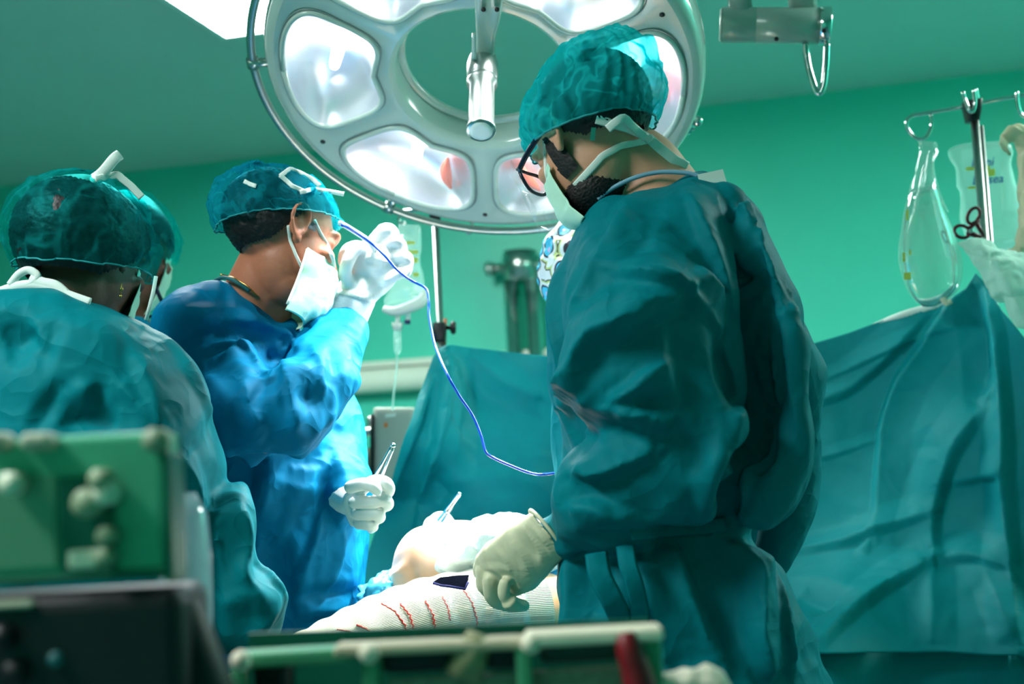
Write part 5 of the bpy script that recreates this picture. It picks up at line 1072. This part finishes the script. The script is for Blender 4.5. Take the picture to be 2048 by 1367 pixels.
A = P(-260, 1176, 1.04); B = P(322, 1176, 1.04); u_ = Vector((B.x - A.x, B.y - A.y, 0)); wl = u_.length; u_.normalize(); n_ = Vector((-u_.y, u_.x, 0)); mid = (A + B) / 2; zt_ = min(A.z, B.z) - .001
mk('cabinet', box(Vector((mid.x, mid.y, zt_ / 2)) + n_ * .05, [u_ * (wl / 2 + .015), n_ * .05, Vector((0, 0, zt_ / 2))]), M_dark, con, smooth=False, mods=bevel(.012, 3))
mk('curved_side', tube([Vector((B.x, B.y, zt_ - .02)) + n_ * .05, Vector((B.x + .018, B.y, zt_ - .09)) + n_ * .05, Vector((B.x + .020, B.y, .1)) + n_ * .05], [.02, .028, .028], 16, round_caps=True), M_dark, con)
pn = mk('control_panel', fbox(-200, 1212, 62, 1420, 1.036, .006), mat('panel_green', rgb(105, 165, 125), .4), con, smooth=False, mods=bevel(.003))
mk('panel_trim', fbox(-200, 1206, 66, 1222, 1.034, .008), MATS['grey_mount'], con, smooth=False, mods=bevel(.003))
for (x, y) in ((8, 1272), (34, 1342)): p = P(x, y, 1.034); mk('dial', cyl(p + Vector((0, .004, 0)), p - Vector((0, .010, 0)), .0085, 18), M_dark, pn)
mk('indicator', ball(P(112, 1318, 1.034), .006), mat('indicator_teal', rgb(30, 100, 105), .4), con)
# clear canister beside the monitor
p = P(372, 1180, 1.35); can = thing('canister', 'blurred clear canister with a white label between monitor and teal gown', 'canister', (p.x, p.y, p.z - .02))
zc1 = P(372, 985, 1.35).z
prof = [(p.z - .05, .020), (p.z - .04, .024), (p.z + .03, .025), (zc1 - .02, .022), (zc1, .012)]
mk('shell', tube([Vector((p.x, p.y, z)) for z, _ in prof], [r for _, r in prof], 28), clear('canister_clear', tint=(.85, .93, 1, 1), gloss=.22, rough=.1, milk=.25, milkcol=(.6, .75, .8, 1)), can)
mk('label', fbox(334, 1062, 372, 1140, 1.326, .002), mat('white_label', rgb(240, 240, 236), .5), can, smooth=False)
mk('stand', tube([Vector((p.x, p.y, .0)), Vector((p.x, p.y, .02)), Vector((p.x, p.y, .03)), Vector((p.x, p.y, p.z - .05))], [.09, .09, .015, .015], 20), M_dark, can)

# instrument cart along the bottom edge
d0 = 1.22; A = P(470, 1330, d0); B = P(1318, 1268, d0); 
cart = thing('instrument_cart', 'blurred metal instrument cart with beige top rails and green posts', 'cart', ((A.x + B.x) / 2, (A.y + B.y) / 2 + .1, 0))
M_beige = mat('beige_rail', rgb(232, 222, 198), .5, noise=.12, nscale=60); M_post = mat('post_green', rgb(70, 150, 110), .45)
def railbar(x0, y0, x1, y1, d, rz=.006, ry=.012): a, b = P(x0, y0, d), P(x1, y1, d); dv = (b - a); l = dv.length; dv.normalize(); n_ = Vector((-dv.y, dv.x, 0)).normalized(); u2 = dv.cross(n_) ; return box((a + b) / 2, [dv * (l / 2), n_ * ry, u2 * rz])
mk('top_rail', railbar(1050, 1276, 1322, 1262, 1.18, .0055, .02), M_beige, cart, smooth=False, mods=bevel(.003))
mk('top_rail', railbar(672, 1298, 1060, 1282, 1.19, .0045, .018), mat('tan_rail', rgb(190, 178, 150), .5), cart, smooth=False, mods=bevel(.003))
mk('top_rail', railbar(468, 1318, 700, 1304, 1.20, .0060, .018), M_post, cart, smooth=False, mods=bevel(.003))
for (x, y, w_, m_, d) in ((480, 1314, 26, M_post, 1.195), (742, 1294, 34, M_post, 1.19), (1045, 1276, 30, M_post, 1.185), (1302, 1266, 34, M_post, 1.18)):
    a = P(x, y, d); mk('post', box(Vector((a.x, a.y, a.z / 2)), [Vector((w_ * d / F / 2, 0, 0)), Vector((0, .012, 0)), Vector((0, 0, a.z / 2 - .001))]), m_, cart, smooth=False, mods=bevel(.003))
for (x, y) in ((738, 1306), (1062, 1286), (482, 1320)): mk('post_cap', ball(P(x, y, 1.165), .0085), M_beige, cart)
mk('back_plate', railbar(500, 1345, 1300, 1316, 1.27, .035, .004), M_caseD, cart, smooth=False)
mk('shelf', box(Vector((cart.location.x, A.y + .02, .62)), [Vector((.20, 0, 0)), Vector((0, .10, 0)), Vector((0, 0, .008))]), M_steel, cart, smooth=False)
def loose(name, x0, y0, x1, y1, d, dep, m, label, cat): return mk(name, fbox(x0, y0, x1, y1, d, dep), m, smooth=False, mods=bevel(.004, 2), label=label, cat=cat)
mk('drawer', fbox(764, 1290, 906, 1345, 1.19, .06), M_dark, cart, smooth=False, mods=bevel(.006, 3)); mk('drawer', fbox(972, 1282, 1046, 1340, 1.185, .06), M_dark, cart, smooth=False, mods=bevel(.006, 3)); mk('drawer', fbox(1080, 1280, 1270, 1325, 1.20, .05), mat('drawer_green', rgb(14, 58, 50), .5), cart, smooth=False, mods=bevel(.006, 3)); mk('drawer', fbox(505, 1310, 575, 1400, 1.20, .05), M_dark, cart, smooth=False, mods=bevel(.006, 3))
mk('label_strip', fbox(780, 1346, 1260, 1420, 1.19, .01), mat('printed_beige', rgb(150, 140, 120), .7, noise=.5, nscale=130), cart, smooth=False)
mk('divider', tube([P(960, 1272, 1.185), P(925, 1350, 1.185)], [.012, .016], 10), mat('tan_divider', rgb(140, 140, 105), .6), cart)
p = P(1268, 1290, 1.165); hose = mk('red_hose', tube(spline([P(1252, 1268, 1.165), P(1258, 1300, 1.16), P(1272, 1340, 1.16), P(1285, 1400, 1.16)], 8), [.0085 + .006 * k / 24 for k in range(25)], 16), mat('red_rubber', rgb(120, 12, 26), .4), label='dark red rubber hose hanging over the instrument cart', cat='hose')
v, f = remesh([pxtube([(1335, 1372, 1.25, .012), (1375, 1360, 1.25, .010), (1420, 1358, 1.25, .012), (1440, 1375, 1.25, .012)], 12)], .002, 2); v = folds(v, f, .02, .003, 131)
mk('gauze_roll', (v, f), mat('gauze_cream', rgb(215, 210, 190), .8), label='cream gauze roll lying by the cart below the waist ties', cat='gauze roll')
